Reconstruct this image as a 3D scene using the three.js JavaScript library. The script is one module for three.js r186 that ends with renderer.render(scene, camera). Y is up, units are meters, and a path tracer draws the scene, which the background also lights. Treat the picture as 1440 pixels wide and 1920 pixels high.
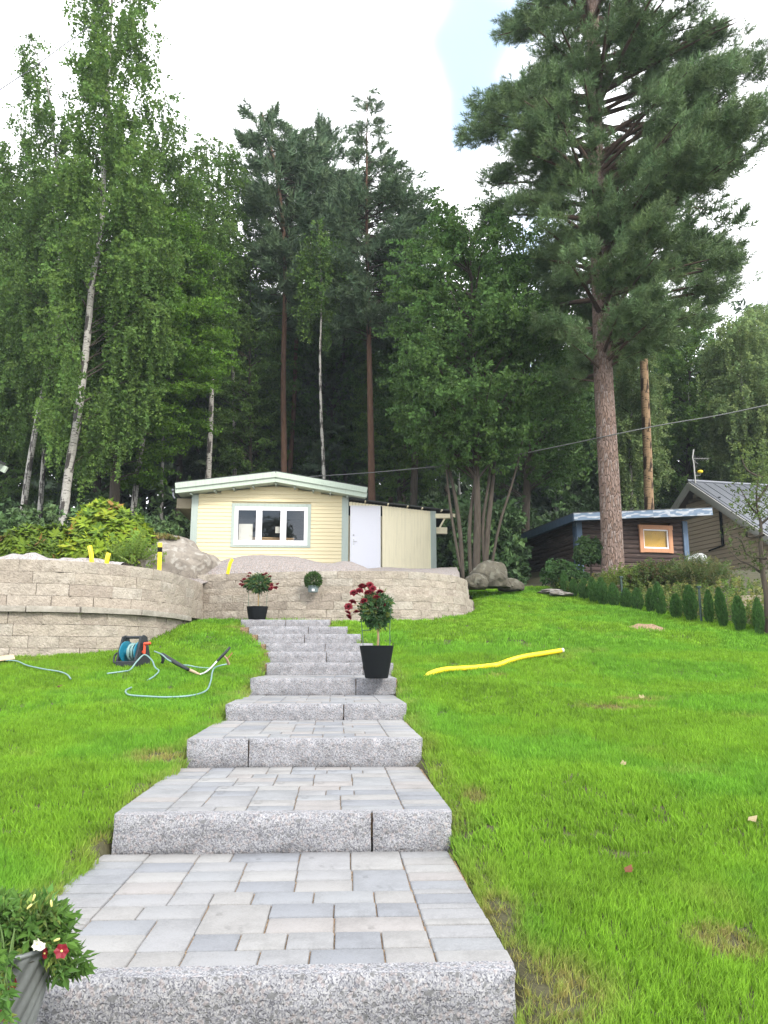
import * as THREE from 'three';
import { mergeGeometries, toCreasedNormals } from 'three/addons/utils/BufferGeometryUtils.js';
import { RoundedBoxGeometry } from 'three/addons/geometries/RoundedBoxGeometry.js';

// ---------------------------------------------------------------- camera, sky, sun, exposure
const scene = new THREE.Scene();
const EYE = 0.85, PITCH = 10.5 * Math.PI / 180, FOCAL = 1450;       // focal length in photo pixels (1920 high)
const camera = new THREE.PerspectiveCamera(2 * Math.atan(960 / FOCAL) * 180 / Math.PI, 768 / 1024, 0.05, 600);
camera.position.set(0, EYE, 0);
camera.rotation.set(PITCH, 0, 0);
const renderer = new THREE.WebGLRenderer({ antialias: true });
renderer.setSize(768, 1024);
renderer.toneMapping = THREE.LinearToneMapping;
renderer.toneMappingExposure = 2.2;
renderer.shadowMap.enabled = true;
const sun = new THREE.DirectionalLight(new THREE.Color(1, 0.94, 0.84), 1.5);
sun.position.set(16, 24, 13);
sun.target.position.set(0, 1, -12);
sun.castShadow = true; sun.shadow.radius = 24; sun.shadow.mapSize.set(2048, 2048);
Object.assign(sun.shadow.camera, { left: -30, right: 30, top: 30, bottom: -30, near: 1, far: 120 });
scene.add(sun, sun.target);
scene.fog = new THREE.FogExp2(new THREE.Color(.78, .89, 1), .0006);      // a trace of bright summer haze

// ---------------------------------------------------------------- random numbers and noise
function RNG(s) { let a = s >>> 0; return () => { a = (a + 0x6d2b79f5) | 0; let t = Math.imul(a ^ (a >>> 15), 1 | a); t = (t + Math.imul(t ^ (t >>> 7), 61 | t)) ^ t; return ((t ^ (t >>> 14)) >>> 0) / 4294967296; }; }
const clamp = (x, a = 0, b = 1) => Math.min(b, Math.max(a, x)), mix = (a, b, t) => a + (b - a) * t;
const sstep = (a, b, x) => { const t = clamp((x - a) / (b - a)); return t * t * (3 - 2 * t); };
const hash = (x, y, z) => { let h = Math.imul(x | 0, 374761393) ^ Math.imul(y | 0, 668265263) ^ Math.imul(z | 0, 1274126177); h = Math.imul(h ^ (h >>> 13), 1274126177); return ((h ^ (h >>> 16)) >>> 0) / 4294967296; };
function noise2(x, y, seed = 0, per = 0) {                           // value noise 0..1, tiling when per > 0
  const xi = Math.floor(x), yi = Math.floor(y), fx = x - xi, fy = y - yi, u = fx * fx * (3 - 2 * fx), v = fy * fy * (3 - 2 * fy);
  const w = per ? (i) => ((i % per) + per) % per : (i) => i;
  return mix(mix(hash(w(xi), w(yi), seed), hash(w(xi + 1), w(yi), seed), u), mix(hash(w(xi), w(yi + 1), seed), hash(w(xi + 1), w(yi + 1), seed), u), v);
}
function fbm(x, y, seed = 0, oct = 4, per = 0) { let s = 0, a = 0.5, n = 0; for (let i = 0; i < oct; i++) { s += a * noise2(x, y, seed + i * 17, per); n += a; a *= 0.5; x *= 2; y *= 2; per *= 2; } return s / n; }
function noise3(x, y, z, seed = 0) { const zi = Math.floor(z), f = z - zi, w = f * f * (3 - 2 * f); return mix(noise2(x, y, seed + zi * 131), noise2(x, y, seed + zi * 131 + 131), w); }
function worley(x, y, per, seed = 0) {                               // tiling cells: distances to the two nearest points, id of the nearest
  const xi = Math.floor(x), yi = Math.floor(y); let d1 = 9, d2 = 9, id = 0;
  for (let j = -1; j < 2; j++) for (let i = -1; i < 2; i++) {
    const cx = xi + i, cy = yi + j, wx = ((cx % per) + per) % per, wy = ((cy % per) + per) % per;
    const dx = cx + hash(wx, wy, seed) - x, dy = cy + hash(wx, wy, seed + 7) - y, d = Math.hypot(dx, dy);
    if (d < d1) { d2 = d1; d1 = d; id = hash(wx, wy, seed + 13); } else if (d < d2) d2 = d;
  }
  return [d1, d2, id];
}

// ---------------------------------------------------------------- the sky: bright thin overcast with a few blue gaps
function rayOf(px, py) { const a = (px - 720) / FOCAL, b = (960 - py) / FOCAL, c = Math.cos(PITCH), s = Math.sin(PITCH); return new THREE.Vector3(a, s + b * c, -(c - b * s)); }
{
  const W = 1024, H = 512, data = new Float32Array(W * H * 4);
  const holes = [[830, -60, .1], [872, 40, .085], [885, 110, .06], [900, 190, .05], [870, -190, .16], [1010, 480, .07], [960, 700, .06]].map(([x, y, r]) => [rayOf(x, y).normalize(), r]);
  const rr = RNG(5);
  for (let i = 0; i < 22; i++) { const a = rr() * 6.283, e = .25 + rr() * .9; const v = new THREE.Vector3(Math.cos(a) * Math.cos(e), Math.sin(e), Math.sin(a) * Math.cos(e)); if (v.z > -0.35) holes.push([v, .08 + rr() * .1]); }
  for (let j = 0; j < H; j++) for (let i = 0; i < W; i++) {
    const el = ((j + .5) / H - .5) * Math.PI, az = ((i + .5) / W - .5) * 2 * Math.PI;
    const d = new THREE.Vector3(Math.cos(az) * Math.cos(el), Math.sin(el), Math.sin(az) * Math.cos(el));
    const n = noise3(d.x * 5 + 9, d.y * 7 + 9, d.z * 5 + 9, 3) * .55 + noise3(d.x * 13 + 9, d.y * 15, d.z * 13, 8) * .3 + noise3(d.x * 31, d.y * 33, d.z * 31, 11) * .15;
    let L = 1.42 + (n - .5) * .5, hole = 0;
    if (el < 0) L = .5;
    for (const [h, r] of holes) { const q = Math.acos(clamp(d.dot(h), -1, 1)) / r; if (q < 1.8) hole = Math.max(hole, sstep(1.25, .25, q + (n - .5) * 2.2)); }
    if (el < 0) hole = 0;
    const o = (j * W + i) * 4;
    data[o] = mix(L * .985, .2, hole * .85); data[o + 1] = mix(L, .34, hole * .85); data[o + 2] = mix(L * 1.03, .52, hole * .85); data[o + 3] = 1;
  }
  const sky = new THREE.DataTexture(data, W, H, THREE.RGBAFormat, THREE.FloatType);
  sky.mapping = THREE.EquirectangularReflectionMapping; sky.magFilter = THREE.LinearFilter; sky.minFilter = THREE.LinearFilter; sky.needsUpdate = true;
  scene.background = sky; scene.environment = sky;
}

// ---------------------------------------------------------------- helpers
const V = (x, y, z) => new THREE.Vector3(x, y, z);
function at(px, py, depth) { const r = rayOf(px, py); return r.multiplyScalar(depth / -r.z).add(V(0, EYE, 0)); }  // a point of the place, from where it stands in the photograph and how far off it is
const used = new Map();
function numbered(n) { const k = used.get(n) ?? 0; used.set(n, k + 1); return k ? n + '_' + String(k).padStart(3, '0') : n; }
function tag(o, label, category, group, kind) { o.userData.label = label; if (category) o.userData.category = category; if (group) o.userData.group = group; if (kind) o.userData.kind = kind; return o; }
function base(name, pos, turn = 0) { const g = new THREE.Group(); g.name = numbered(name); g.position.copy(pos); g.rotation.y = turn; scene.add(g); return g; }
function mesh(name, geo, mat, parent = scene) {
  const m = new THREE.Mesh(geo, mat); m.name = parent === scene ? numbered(name) : childName(parent, name); m.castShadow = m.receiveShadow = true; parent.add(m); return m;
}
function childName(p, name) { const c = p.userData.__n ?? (Object.defineProperty(p.userData, '__n', { value: new Map(), enumerable: false }), p.userData.__n); const k = c.get(name) ?? 0; c.set(name, k + 1); return k ? name + '_' + String(k).padStart(3, '0') : name; }
function scatter(name, geo, mat, mats4, cols, parent = scene) {
  const m = new THREE.InstancedMesh(geo, mat, mats4.length); m.name = parent === scene ? numbered(name) : childName(parent, name);
  mats4.forEach((q, i) => { m.setMatrixAt(i, q); if (cols) m.setColorAt(i, cols[i]); });
  m.castShadow = m.receiveShadow = true; m.userData.kind = 'stuff'; parent.add(m); return m;
}
function toWorldUV(g, s = 1, ox = 0, oy = 0) {                        // uv in metres, projected along each face's main axis
  g = g.index ? g.toNonIndexed() : g; const p = g.attributes.position, uv = new Float32Array(p.count * 2), a = V(), b = V(), c = V();
  for (let i = 0; i < p.count; i += 3) {
    a.fromBufferAttribute(p, i); b.fromBufferAttribute(p, i + 1); c.fromBufferAttribute(p, i + 2);
    const n = b.clone().sub(a).cross(c.clone().sub(a)), x = Math.abs(n.x), y = Math.abs(n.y), z = Math.abs(n.z);
    for (const [k, q] of [[0, a], [1, b], [2, c]]) { const [u, v] = z >= x && z >= y ? [q.x, q.y] : y >= x ? [q.x, q.z] : [q.z, q.y]; uv[(i + k) * 2] = u * s + ox; uv[(i + k) * 2 + 1] = v * s + oy; }
  }
  g.setAttribute('uv', new THREE.BufferAttribute(uv, 2)); return g;
}
let uvSeed = 0;
function bx(w, h, d, x = 0, y = 0, z = 0, r = 0) {                    // a box, rounded when r > 0, uv in metres with an offset of its own
  const g = r ? new RoundedBoxGeometry(w, h, d, 1, r) : new THREE.BoxGeometry(w, h, d); uvSeed++;
  const q = toWorldUV(g, 1, hash(uvSeed, 1, 1), hash(uvSeed, 2, 1)); q.translate(x, y, z); return q;
}
function merged(list) { const l = list.map((g) => { g = g.index ? g.toNonIndexed() : g; for (const k of Object.keys(g.attributes)) if (!['position', 'normal', 'uv'].includes(k)) g.deleteAttribute(k); return g; }); return mergeGeometries(l); }
function tube(pts, radii, seg = 8, cap = true) {                      // a tapered tube along points, uv in metres
  const n = pts.length, pos = [], uv = [], idx = []; let len = 0, prev = null;
  for (let i = 0; i < n; i++) {
    const t = pts[Math.min(i + 1, n - 1)].clone().sub(pts[Math.max(i - 1, 0)]).normalize();
    let u = prev ? prev.clone().sub(t.clone().multiplyScalar(prev.dot(t))) : (Math.abs(t.y) > .9 ? V(1, 0, 0) : V(0, 1, 0)).cross(t).cross(t).negate();
    if (u.lengthSq() < 1e-8) u = V(t.y, -t.x, 0); u.normalize(); prev = u; const w = t.clone().cross(u), r = Array.isArray(radii) ? radii[i] : radii;
    if (i) len += pts[i].distanceTo(pts[i - 1]);
    for (let k = 0; k <= seg; k++) { const a = k / seg * 2 * Math.PI; const p = pts[i].clone().addScaledVector(u, Math.cos(a) * r).addScaledVector(w, Math.sin(a) * r); pos.push(p.x, p.y, p.z); uv.push(k / seg * 2 * Math.PI * (Array.isArray(radii) ? radii[0] : radii), len); }
  }
  for (let i = 0; i < n - 1; i++) for (let k = 0; k < seg; k++) { const a = i * (seg + 1) + k, b = a + seg + 1; idx.push(a, a + 1, b, b, a + 1, b + 1); }
  if (cap) for (const [i, f] of [[0, 1], [n - 1, 0]]) { const c = pos.length / 3; pos.push(pts[i].x, pts[i].y, pts[i].z); uv.push(0, 0); for (let k = 0; k < seg; k++) { const a = i * (seg + 1) + k; f ? idx.push(c, a + 1, a) : idx.push(c, a, a + 1); } }
  const g = new THREE.BufferGeometry(); g.setAttribute('position', new THREE.Float32BufferAttribute(pos, 3)); g.setAttribute('uv', new THREE.Float32BufferAttribute(uv, 2)); g.setIndex(idx); g.computeVertexNormals(); return g;
}
const curvePts = (pts, n) => new THREE.CatmullRomCurve3(pts, false, 'centripetal').getPoints(n);
function lathe(profile, seg = 24) { const g = new THREE.LatheGeometry(profile.map(([r, y]) => new THREE.Vector2(r, y)), seg); return g; }
function prism(pts, depth, bevel = 0) { const s = new THREE.Shape(pts.map(([x, y]) => new THREE.Vector2(x, y))); return toWorldUV(new THREE.ExtrudeGeometry(s, { depth, bevelEnabled: bevel > 0, bevelSize: bevel, bevelThickness: bevel, bevelSegments: 1, bevelOffset: -bevel })); }
const place = (p, dir, roll, s) => { const q = new THREE.Quaternion().setFromUnitVectors(V(0, 1, 0), dir.clone().normalize()).multiply(new THREE.Quaternion().setFromAxisAngle(V(0, 1, 0), roll)); return new THREE.Matrix4().compose(p, q, s.isVector3 ? s : V(s, s, s)); };

// ---------------------------------------------------------------- procedural textures (uv in metres: `size` metres per tile)
const enc = (x) => { x = clamp(x); return 255 * (x <= .0031308 ? 12.92 * x : 1.055 * Math.pow(x, 1 / 2.4) - .055); };
function tex(n, size, f, colour = true, m = n) {                     // f(u, v) with u, v in 0..1 -> [r, g, b] linear, or a height 0..1
  const d = new Uint8Array(n * m * 4);
  for (let j = 0; j < m; j++) for (let i = 0; i < n; i++) { const c = f((i + .5) / n, (j + .5) / m), o = (j * n + i) * 4; if (colour) { d[o] = enc(c[0]); d[o + 1] = enc(c[1]); d[o + 2] = enc(c[2]); } else d[o] = d[o + 1] = d[o + 2] = 255 * clamp(c); d[o + 3] = 255; }
  const t = new THREE.DataTexture(d, n, m); t.wrapS = t.wrapT = THREE.RepeatWrapping; t.magFilter = THREE.LinearFilter; t.minFilter = THREE.LinearMipmapLinearFilter; t.generateMipmaps = true;
  if (colour) t.colorSpace = THREE.SRGBColorSpace; const [sx, sy] = Array.isArray(size) ? size : [size, size]; t.repeat.set(1 / sx, 1 / sy); t.needsUpdate = true; return t;
}
const std = (o) => new THREE.MeshStandardMaterial(o), rgb = (r, g, b) => new THREE.Color().setRGB(r, g, b);
const grey = (v, t = [1, 1, 1]) => [v * t[0], v * t[1], v * t[2]];
const T = {};
T.granite = tex(512, .42, (u, v) => {
  const [d1, , id] = worley(u * 120, v * 120, 120, 3), [, , id2] = worley(u * 44 + .3, v * 44, 44, 9), f = fbm(u * 8, v * 8, 4, 3, 8);
  let c = id < .15 ? [.13, .13, .145] : id < .42 ? [.225, .225, .243] : id < .8 ? [.315, .315, .325] : [.4, .395, .39];
  if (id2 > .86) c = [c[0] * .6 + .15, c[1] * .6 + .125, c[2] * .6 + .115];
  if (id2 < .07) c = grey(.18);
  const k = .72 + .56 * f + .1 * d1; return [c[0] * k, c[1] * k, c[2] * k];
});
T.graniteB = tex(512, .42, (u, v) => fbm(u * 10, v * 10, 21, 5, 10) * .7 + (worley(u * 48, v * 48, 48, 3)[2]) * .3, false);
T.paver = tex(512, .6, (u, v) => {
  const f = fbm(u * 5, v * 5, 31, 4, 5), g = noise2(u * 128, v * 128, 33, 128), h = fbm(u * 24, v * 24, 36, 3, 24), spot = sstep(.72, .82, fbm(u * 7, v * 7, 38, 5, 7));
  const k = (.74 + .34 * f + .12 * (g - .5) + .16 * (h - .5)) * (1 - .3 * spot); return [k, k * .997, k * .99];
});
T.paverB = tex(256, .3, (u, v) => fbm(u * 16, v * 16, 41, 4, 16) * .6 + noise2(u * 100, v * 100, 43, 100) * .4, false);
T.block = tex(512, .9, (u, v) => {
  const f = fbm(u * 6, v * 6, 51, 4, 6), g = noise2(u * 160, v * 160, 53, 160), h = fbm(u * 30, v * 30, 55, 3, 30), lime = sstep(.62, .75, fbm(u * 4, v * 5, 57, 4, 1 * 4));
  const k = .8 + .28 * (f - .5) + .2 * (g - .5) + .35 * (h - .5); return [mix(k, 1.12, lime * .5), mix(k * .97, 1.12, lime * .5), mix(k * .93, 1.12, lime * .5)];
});
T.blockB = tex(512, .7, (u, v) => { const [a, b] = worley(u * 14 + 2 * fbm(u * 8, v * 8, 3, 3, 8), v * 14, 14, 61); return .45 * fbm(u * 8, v * 8, 63, 5, 8) + .35 * (b - a) + .2 * noise2(u * 90, v * 90, 65, 90); }, false);
T.gravel = tex(512, .5, (u, v) => { const [d1, d2, id] = worley(u * 40, v * 40, 40, 71), k = .55 + .5 * id, t = hash(id * 999, 4, 4); return t < .3 ? [k * 1.06, k * .93, k * .86] : t < .6 ? grey(k, [.95, .96, 1]) : grey(k * 1.05); });
T.gravelB = tex(512, .5, (u, v) => 1 - worley(u * 40, v * 40, 40, 71)[0], false);
T.soil = tex(512, 1.2, (u, v) => { const f = fbm(u * 10, v * 10, 81, 5, 10), g = noise2(u * 200, v * 200, 83, 200), k = .5 + f * .6 + (g - .5) * .5; return [.075 * k, .07 * k, .032 * k]; });
T.pineBark = tex(512, [.75, .9], (u, v) => {
  const w = .35 * fbm(u * 6, v * 4, 91, 3, 2 * 3) , [d1, d2, id] = worley(u * 11 + w, v * 5 + w * 2, 1e6, 93);
  const crack = .25 + .75 * sstep(.0, .16, d2 - d1), f = fbm(u * 20, v * 26, 95, 4, 0), k = .55 + .65 * f;
  const c = id < .4 ? [.23, .155, .12] : id < .75 ? [.28, .2, .165] : [.31, .245, .215]; return [mix(.045, c[0] * k, crack), mix(.032, c[1] * k, crack), mix(.026, c[2] * k, crack)];
});
T.pineBarkB = tex(512, [.75, .9], (u, v) => { const w = .35 * fbm(u * 6, v * 4, 91, 3, 2 * 3), [d1, d2] = worley(u * 11 + w, v * 5 + w * 2, 1e6, 93); return .75 * sstep(0, .3, d2 - d1) + .25 * fbm(u * 24, v * 24, 97, 4); }, false);
T.redBark = tex(256, [.8, 1.4], (u, v) => { const f = fbm(u * 8, v * 6, 101, 5, 8), k = .5 + f; return [.135 * k, .075 * k, .048 * k]; });
T.darkBark = tex(256, [.6, 1], (u, v) => { const f = fbm(u * 18, v * 5, 111, 5, 0), k = .4 + 1.1 * f; return [.062 * k, .05 * k, .038 * k]; });
T.birch = tex(512, [.7, 1.4], (u, v) => {
  const f = fbm(u * 6, v * 40, 121, 4, 0), g = fbm(u * 5, v * 4, 125, 4, 0), lent = sstep(.66, .72, fbm(u * 5, v * 60, 127, 3, 0)), dark = sstep(.55, .63, g + .12 * (f - .5));
  const k = .85 + .3 * f, c = [.36 * k, .345 * k, .31 * k], m = clamp(lent * .8 + dark); return [mix(c[0], .05, m), mix(c[1], .045, m), mix(c[2], .04, m)];
});
T.wood = tex(256, [.5, 1.6], (u, v) => { const f = fbm(u * 30, v * 3, 131, 4, 0), k = .8 + .4 * f; return grey(k); });
T.logs = tex(512, [2.2, .5], (u, v) => {
  const f = fbm(u * 8, v * 60, 141, 4, 0), g = fbm(u * 5, v * 5, 143, 4, 0), worn = sstep(.55, .75, fbm(u * 9, v * 26, 145, 4, 0)), k = .55 + .9 * f;
  return [mix(.055, .14, worn * .8) * k * (.7 + g * .6), mix(.035, .105, worn * .8) * k * (.7 + g * .6), mix(.03, .085, worn * .8) * k * (.7 + g * .6)];
});
T.peel = tex(512, [1.6, .5], (u, v) => { const w = sstep(.5, .6, fbm(u * 7, v * 9, 151, 5, 0)), f = fbm(u * 20, v * 40, 153, 3, 0), k = .8 + .4 * f; return [mix(.13, .36, w) * k, mix(.185, .39, w) * k, mix(.26, .43, w) * k]; });
T.blue = tex(256, [.5, 1.4], (u, v) => { const w = sstep(.66, .74, fbm(u * 6, v * 8, 155, 5, 0)), k = .75 + .5 * fbm(u * 24, v * 4, 157, 3, 0); return [mix(.085, .35, w) * k, mix(.135, .37, w) * k, mix(.205, .39, w) * k]; });
T.rock = tex(512, 1.3, (u, v) => {
  const f = fbm(u * 6, v * 6, 161, 5, 6), g = fbm(u * 22, v * 22, 163, 4, 22), crack = sstep(.015, 0, Math.abs(fbm(u * 5, v * 5, 165, 5, 5) - .5)), lich = sstep(.55, .68, fbm(u * 9, v * 9, 167, 4, 9));
  const k = (.45 + .7 * f + .4 * (g - .5)) * (1 - .35 * crack); return [mix(.3 * k, .46, lich * .6), mix(.27 * k, .45, lich * .6), mix(.235 * k, .42, lich * .6)];
});
T.rockB = tex(512, 1.3, (u, v) => fbm(u * 6, v * 6, 161, 6, 6), false);
T.moss = tex(256, .5, (u, v) => { const f = fbm(u * 20, v * 20, 171, 4, 20), k = .5 + f; return [.17 * k, .13 * k, .035 * k]; });
T.zinc = tex(256, .3, (u, v) => { const f = fbm(u * 6, v * 6, 181, 5, 6), k = .75 + .5 * f; return [.2 * k, .215 * k, .215 * k]; });
T.lap = tex(512, [2, .4], (u, v) => { const f = fbm(u * 6, v * 30, 191, 4, 0), g = noise2(u * 90, v * 400, 193), k = .9 + .16 * f + .05 * (g - .5); return grey(k); });

const M = {
  granite: std({ map: T.granite, color: rgb(.82, .82, .84), bumpMap: T.graniteB, bumpScale: .012, roughness: .85 }),
  blocks: [[.425, .38, .325], [.415, .37, .315], [.43, .39, .337], [.4, .355, .305], [.36, .315, .27], [.45, .415, .365]].map((c) => std({ map: T.block, bumpMap: T.blockB, bumpScale: .02, roughness: .95, color: rgb(...c) })),
  cap: std({ map: T.block, bumpMap: T.paverB, bumpScale: .004, roughness: .9, color: rgb(.4, .375, .335) }),
  pavers: [[.25, .25, .258], [.256, .25, .247], [.235, .24, .25], [.268, .264, .262], [.22, .227, .243], [.262, .248, .243], [.244, .244, .25], [.2, .207, .225]].map((c) => std({ map: T.paver, bumpMap: T.paverB, bumpScale: .003, roughness: .88, color: rgb(...c) })),
  gravel: std({ map: T.gravel, bumpMap: T.gravelB, bumpScale: .012, roughness: 1, color: rgb(.36, .325, .305) }),
  gravelPale: std({ map: T.gravel, bumpMap: T.gravelB, bumpScale: .008, roughness: 1, color: rgb(.43, .41, .4) }),
  darkRock: std({ map: T.rock, bumpMap: T.rockB, bumpScale: .025, roughness: .95, color: rgb(.36, .36, .3) }), paleStone: std({ map: T.rock, roughness: .95, color: rgb(.8, .8, .8) }),
  soil: std({ map: T.soil, roughness: 1 }),
  dirt: std({ map: T.gravel, bumpMap: T.gravelB, bumpScale: .01, roughness: 1, color: rgb(.36, .25, .15) }),
  pineBark: std({ map: T.pineBark, bumpMap: T.pineBarkB, bumpScale: .035, roughness: 1 }),
  tanBark: std({ map: T.birch, roughness: 1, color: rgb(.75, .52, .33) }), limbBark: std({ map: T.redBark, roughness: 1, color: rgb(.62, .72, .8) }), redBark: std({ map: T.redBark, roughness: 1 }), darkBark: std({ map: T.darkBark, roughness: 1 }), birch: std({ map: T.birch, roughness: .85 }),
  yellow: std({ map: T.lap, color: rgb(.74, .645, .41), roughness: .6 }), yellowV: std({ map: T.wood, color: rgb(.9, .82, .58), roughness: .65 }),
  mint: std({ map: T.wood, color: rgb(.47, .55, .455), roughness: .55 }), mintTrim: std({ map: T.wood, color: rgb(.4, .465, .42), roughness: .6 }),
  white: std({ color: rgb(.8, .8, .82), roughness: .4 }), door: std({ color: rgb(.78, .78, .84), roughness: .45 }),
  felt: std({ color: rgb(.06, .065, .065), roughness: .95, map: T.wood }), steel: std({ color: rgb(.55, .55, .55), metalness: 1, roughness: .35 }),
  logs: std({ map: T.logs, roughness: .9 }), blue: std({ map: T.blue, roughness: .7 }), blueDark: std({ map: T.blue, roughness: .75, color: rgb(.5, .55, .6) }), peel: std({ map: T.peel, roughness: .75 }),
  orange: std({ map: T.wood, color: rgb(.5, .24, .12), roughness: .6 }), taupe: std({ map: T.lap, color: rgb(.5, .41, .31), roughness: .75 }), taupeDark: std({ map: T.wood, color: rgb(.1, .08, .065), roughness: .8 }),
  greyPaint: std({ map: T.wood, color: rgb(.42, .42, .4), roughness: .6 }), tin: std({ color: rgb(.19, .2, .225), roughness: .45, metalness: .5 }),
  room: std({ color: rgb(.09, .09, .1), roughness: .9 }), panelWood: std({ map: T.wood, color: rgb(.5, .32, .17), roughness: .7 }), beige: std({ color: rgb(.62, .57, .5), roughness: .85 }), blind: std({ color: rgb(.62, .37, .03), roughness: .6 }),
  rock: std({ map: T.rock, bumpMap: T.rockB, bumpScale: .025, roughness: .95, color: rgb(.85, .83, .8) }), moss: std({ map: T.moss, roughness: 1 }),
  black: new THREE.MeshPhysicalMaterial({ color: rgb(.006, .0075, .009), roughness: .8, specularIntensity: .35 }), blackPlastic: std({ color: rgb(.014, .018, .022), roughness: .6 }), pipe: std({ color: rgb(.85, .62, .015), roughness: .35 }), pipeCut: std({ color: rgb(.6, .58, .5), roughness: .6 }),
  cyan: std({ color: rgb(.012, .17, .26), roughness: .4 }), hose: std({ color: rgb(.19, .31, .3), roughness: .4 }), red: std({ color: rgb(.72, .09, .04), roughness: .4 }), brass: std({ color: rgb(.42, .3, .2), roughness: .5 }), copper: std({ color: rgb(.4, .15, .08), roughness: .5 }),
  stemWood: std({ color: rgb(.28, .2, .1), roughness: .8 }), wire: std({ color: rgb(.06, .12, .08), roughness: .5 }), rose: std({ color: rgb(.2, .008, .022), roughness: .7, side: THREE.DoubleSide }), petunia: std({ color: rgb(.19, .002, .014), roughness: .6, side: THREE.DoubleSide }), petal: std({ color: rgb(.8, .78, .66), roughness: .6 }), bud: std({ color: rgb(.68, .62, .2), roughness: .7 }),
  greenStem: std({ color: rgb(.1, .17, .04), roughness: .7 }), zinc: std({ map: T.zinc, roughness: .5, metalness: .35 }), greyPot: std({ color: rgb(.14, .18, .19), roughness: .6 }), tagWhite: std({ color: rgb(.8, .8, .8), roughness: .6 }),
  cable: std({ color: rgb(.12, .125, .12), roughness: .6 }), cableDark: std({ color: rgb(.05, .055, .06), roughness: .6 }), board: std({ color: rgb(.55, .42, .28), roughness: .9 }), post: std({ color: rgb(.02, .045, .035), roughness: .5 }),
  plank: std({ map: T.wood, color: rgb(.36, .31, .22), roughness: .85 }), plastic: std({ color: rgb(.3, .31, .3), roughness: .5 }),
};
M.glass = new THREE.MeshPhysicalMaterial({ transmission: 1, thickness: 0, roughness: .02, ior: 1.85, color: rgb(.92, .95, .95) });
M.thinGlass = new THREE.MeshPhysicalMaterial({ transmission: 1, thickness: 0, roughness: .02, ior: 1.35, color: rgb(.95, .95, .93) });
const leafMat = (t = .35) => new THREE.MeshPhysicalMaterial({ color: 0xffffff, roughness: 1, transmission: t, thickness: 0, side: THREE.DoubleSide, specularIntensity: .3 });
M.leaf = leafMat(.38); M.needle = std({ color: 0xffffff, roughness: .75, side: THREE.DoubleSide }); M.grass = leafMat(.3); M.dry = M.needle;

// ---------------------------------------------------------------- the ground: the slope of the garden, read off the stairs
const STEP = [[-75, 1838, 975, 1826, 2.26], [215, 1530, 850, 1522, 3.61], [352, 1388, 793, 1383, 5.11], [424, 1322, 763, 1318, 6.6], [470, 1272, 744, 1271, 8.12], [500, 1243, 738, 1243, 9.43], [503, 1222, 722, 1222, 10.19], [499, 1205, 700, 1207, 11.03], [484, 1187, 677, 1190, 11.52], [467, 1172, 652, 1177, 12.01], [452, 1158, 619, 1165, 13.14]]
  .map(([xl, yl, xr, yr, d]) => { const l = at(xl, (yl + yr) / 2, d), r = at(xr, (yl + yr) / 2, d); return { d, xl: l.x, xr: r.x, c: (l.x + r.x) / 2, y: l.y }; });
const KN = [[-30, -4], [-5, -1], [0, -.42], [2.26, -.09], [3.61, .055], [5.11, .2], [6.6, .35], [8.12, .515], [9.43, .665], [10.19, .8], [11.03, .925], [11.52, 1.05], [12.01, 1.16], [13.14, 1.33], [15, 1.62], [17, 1.97], [19, 2.33], [21, 2.72], [24, 3.15], [30, 3.5], [45, 4.3], [80, 6.2], [400, 20]];
function slope(d) { for (let i = 1; i < KN.length; i++) if (d < KN[i][0]) { const [a, ha] = KN[i - 1], [b, hb] = KN[i]; return mix(ha, hb, (d - a) / (b - a)); } return 20; }
function pathAt(d) {                                                  // edges and tread height of the path
  if (d < .6 || d > 13.5) return null;
  if (d < STEP[0].d) return { l: STEP[0].xl - .02, r: STEP[0].xr - .03, y: STEP[0].y - .16 };
  for (let i = STEP.length - 1; i >= 0; i--) if (d >= STEP[i].d) { const a = STEP[i], b = STEP[Math.min(i + 1, 10)], t = b === a ? 0 : (d - a.d) / (b.d - a.d); return { l: mix(a.xl, b.xl, t), r: mix(a.xr, b.xr, t), y: a.y }; }
}
const hedgeX = (d) => 5.85 - (d - 12) * .243;
function lawn(x, z) { return slope(-z) * .5 + (slope(-z + .35) + slope(-z - .35)) * .25 + (fbm(x * .9 + 7, z * .9, 201, 3) - .5) * .12 + (fbm(x * 3.1, z * 3.1, 203, 2) - .5) * .035 + .3 * sstep(.2, 2.2, x - hedgeX(-z)) * sstep(9, 14, -z); }
function groundY(x, z) {
  let h = lawn(x, z); const p = pathAt(-z);
  if (p) { const e = Math.max(p.l - x, x - p.r); if (e < .1) h = mix(Math.min(h, p.y - .2), h, sstep(-.06, .02, e)); }
  return h;
}
function lawnAt(px, py) { const r = rayOf(px, py); let lo = .5, hi = 40; for (let t = .5; t < 40; t += .05) { const p = r.clone().multiplyScalar(t / -r.z); if (p.y + EYE < lawn(p.x, p.z)) { hi = t; lo = t - .05; break; } } const p = r.multiplyScalar((lo + hi) / 2 / -r.z); return V(p.x, lawn(p.x, p.z), p.z); }
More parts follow.
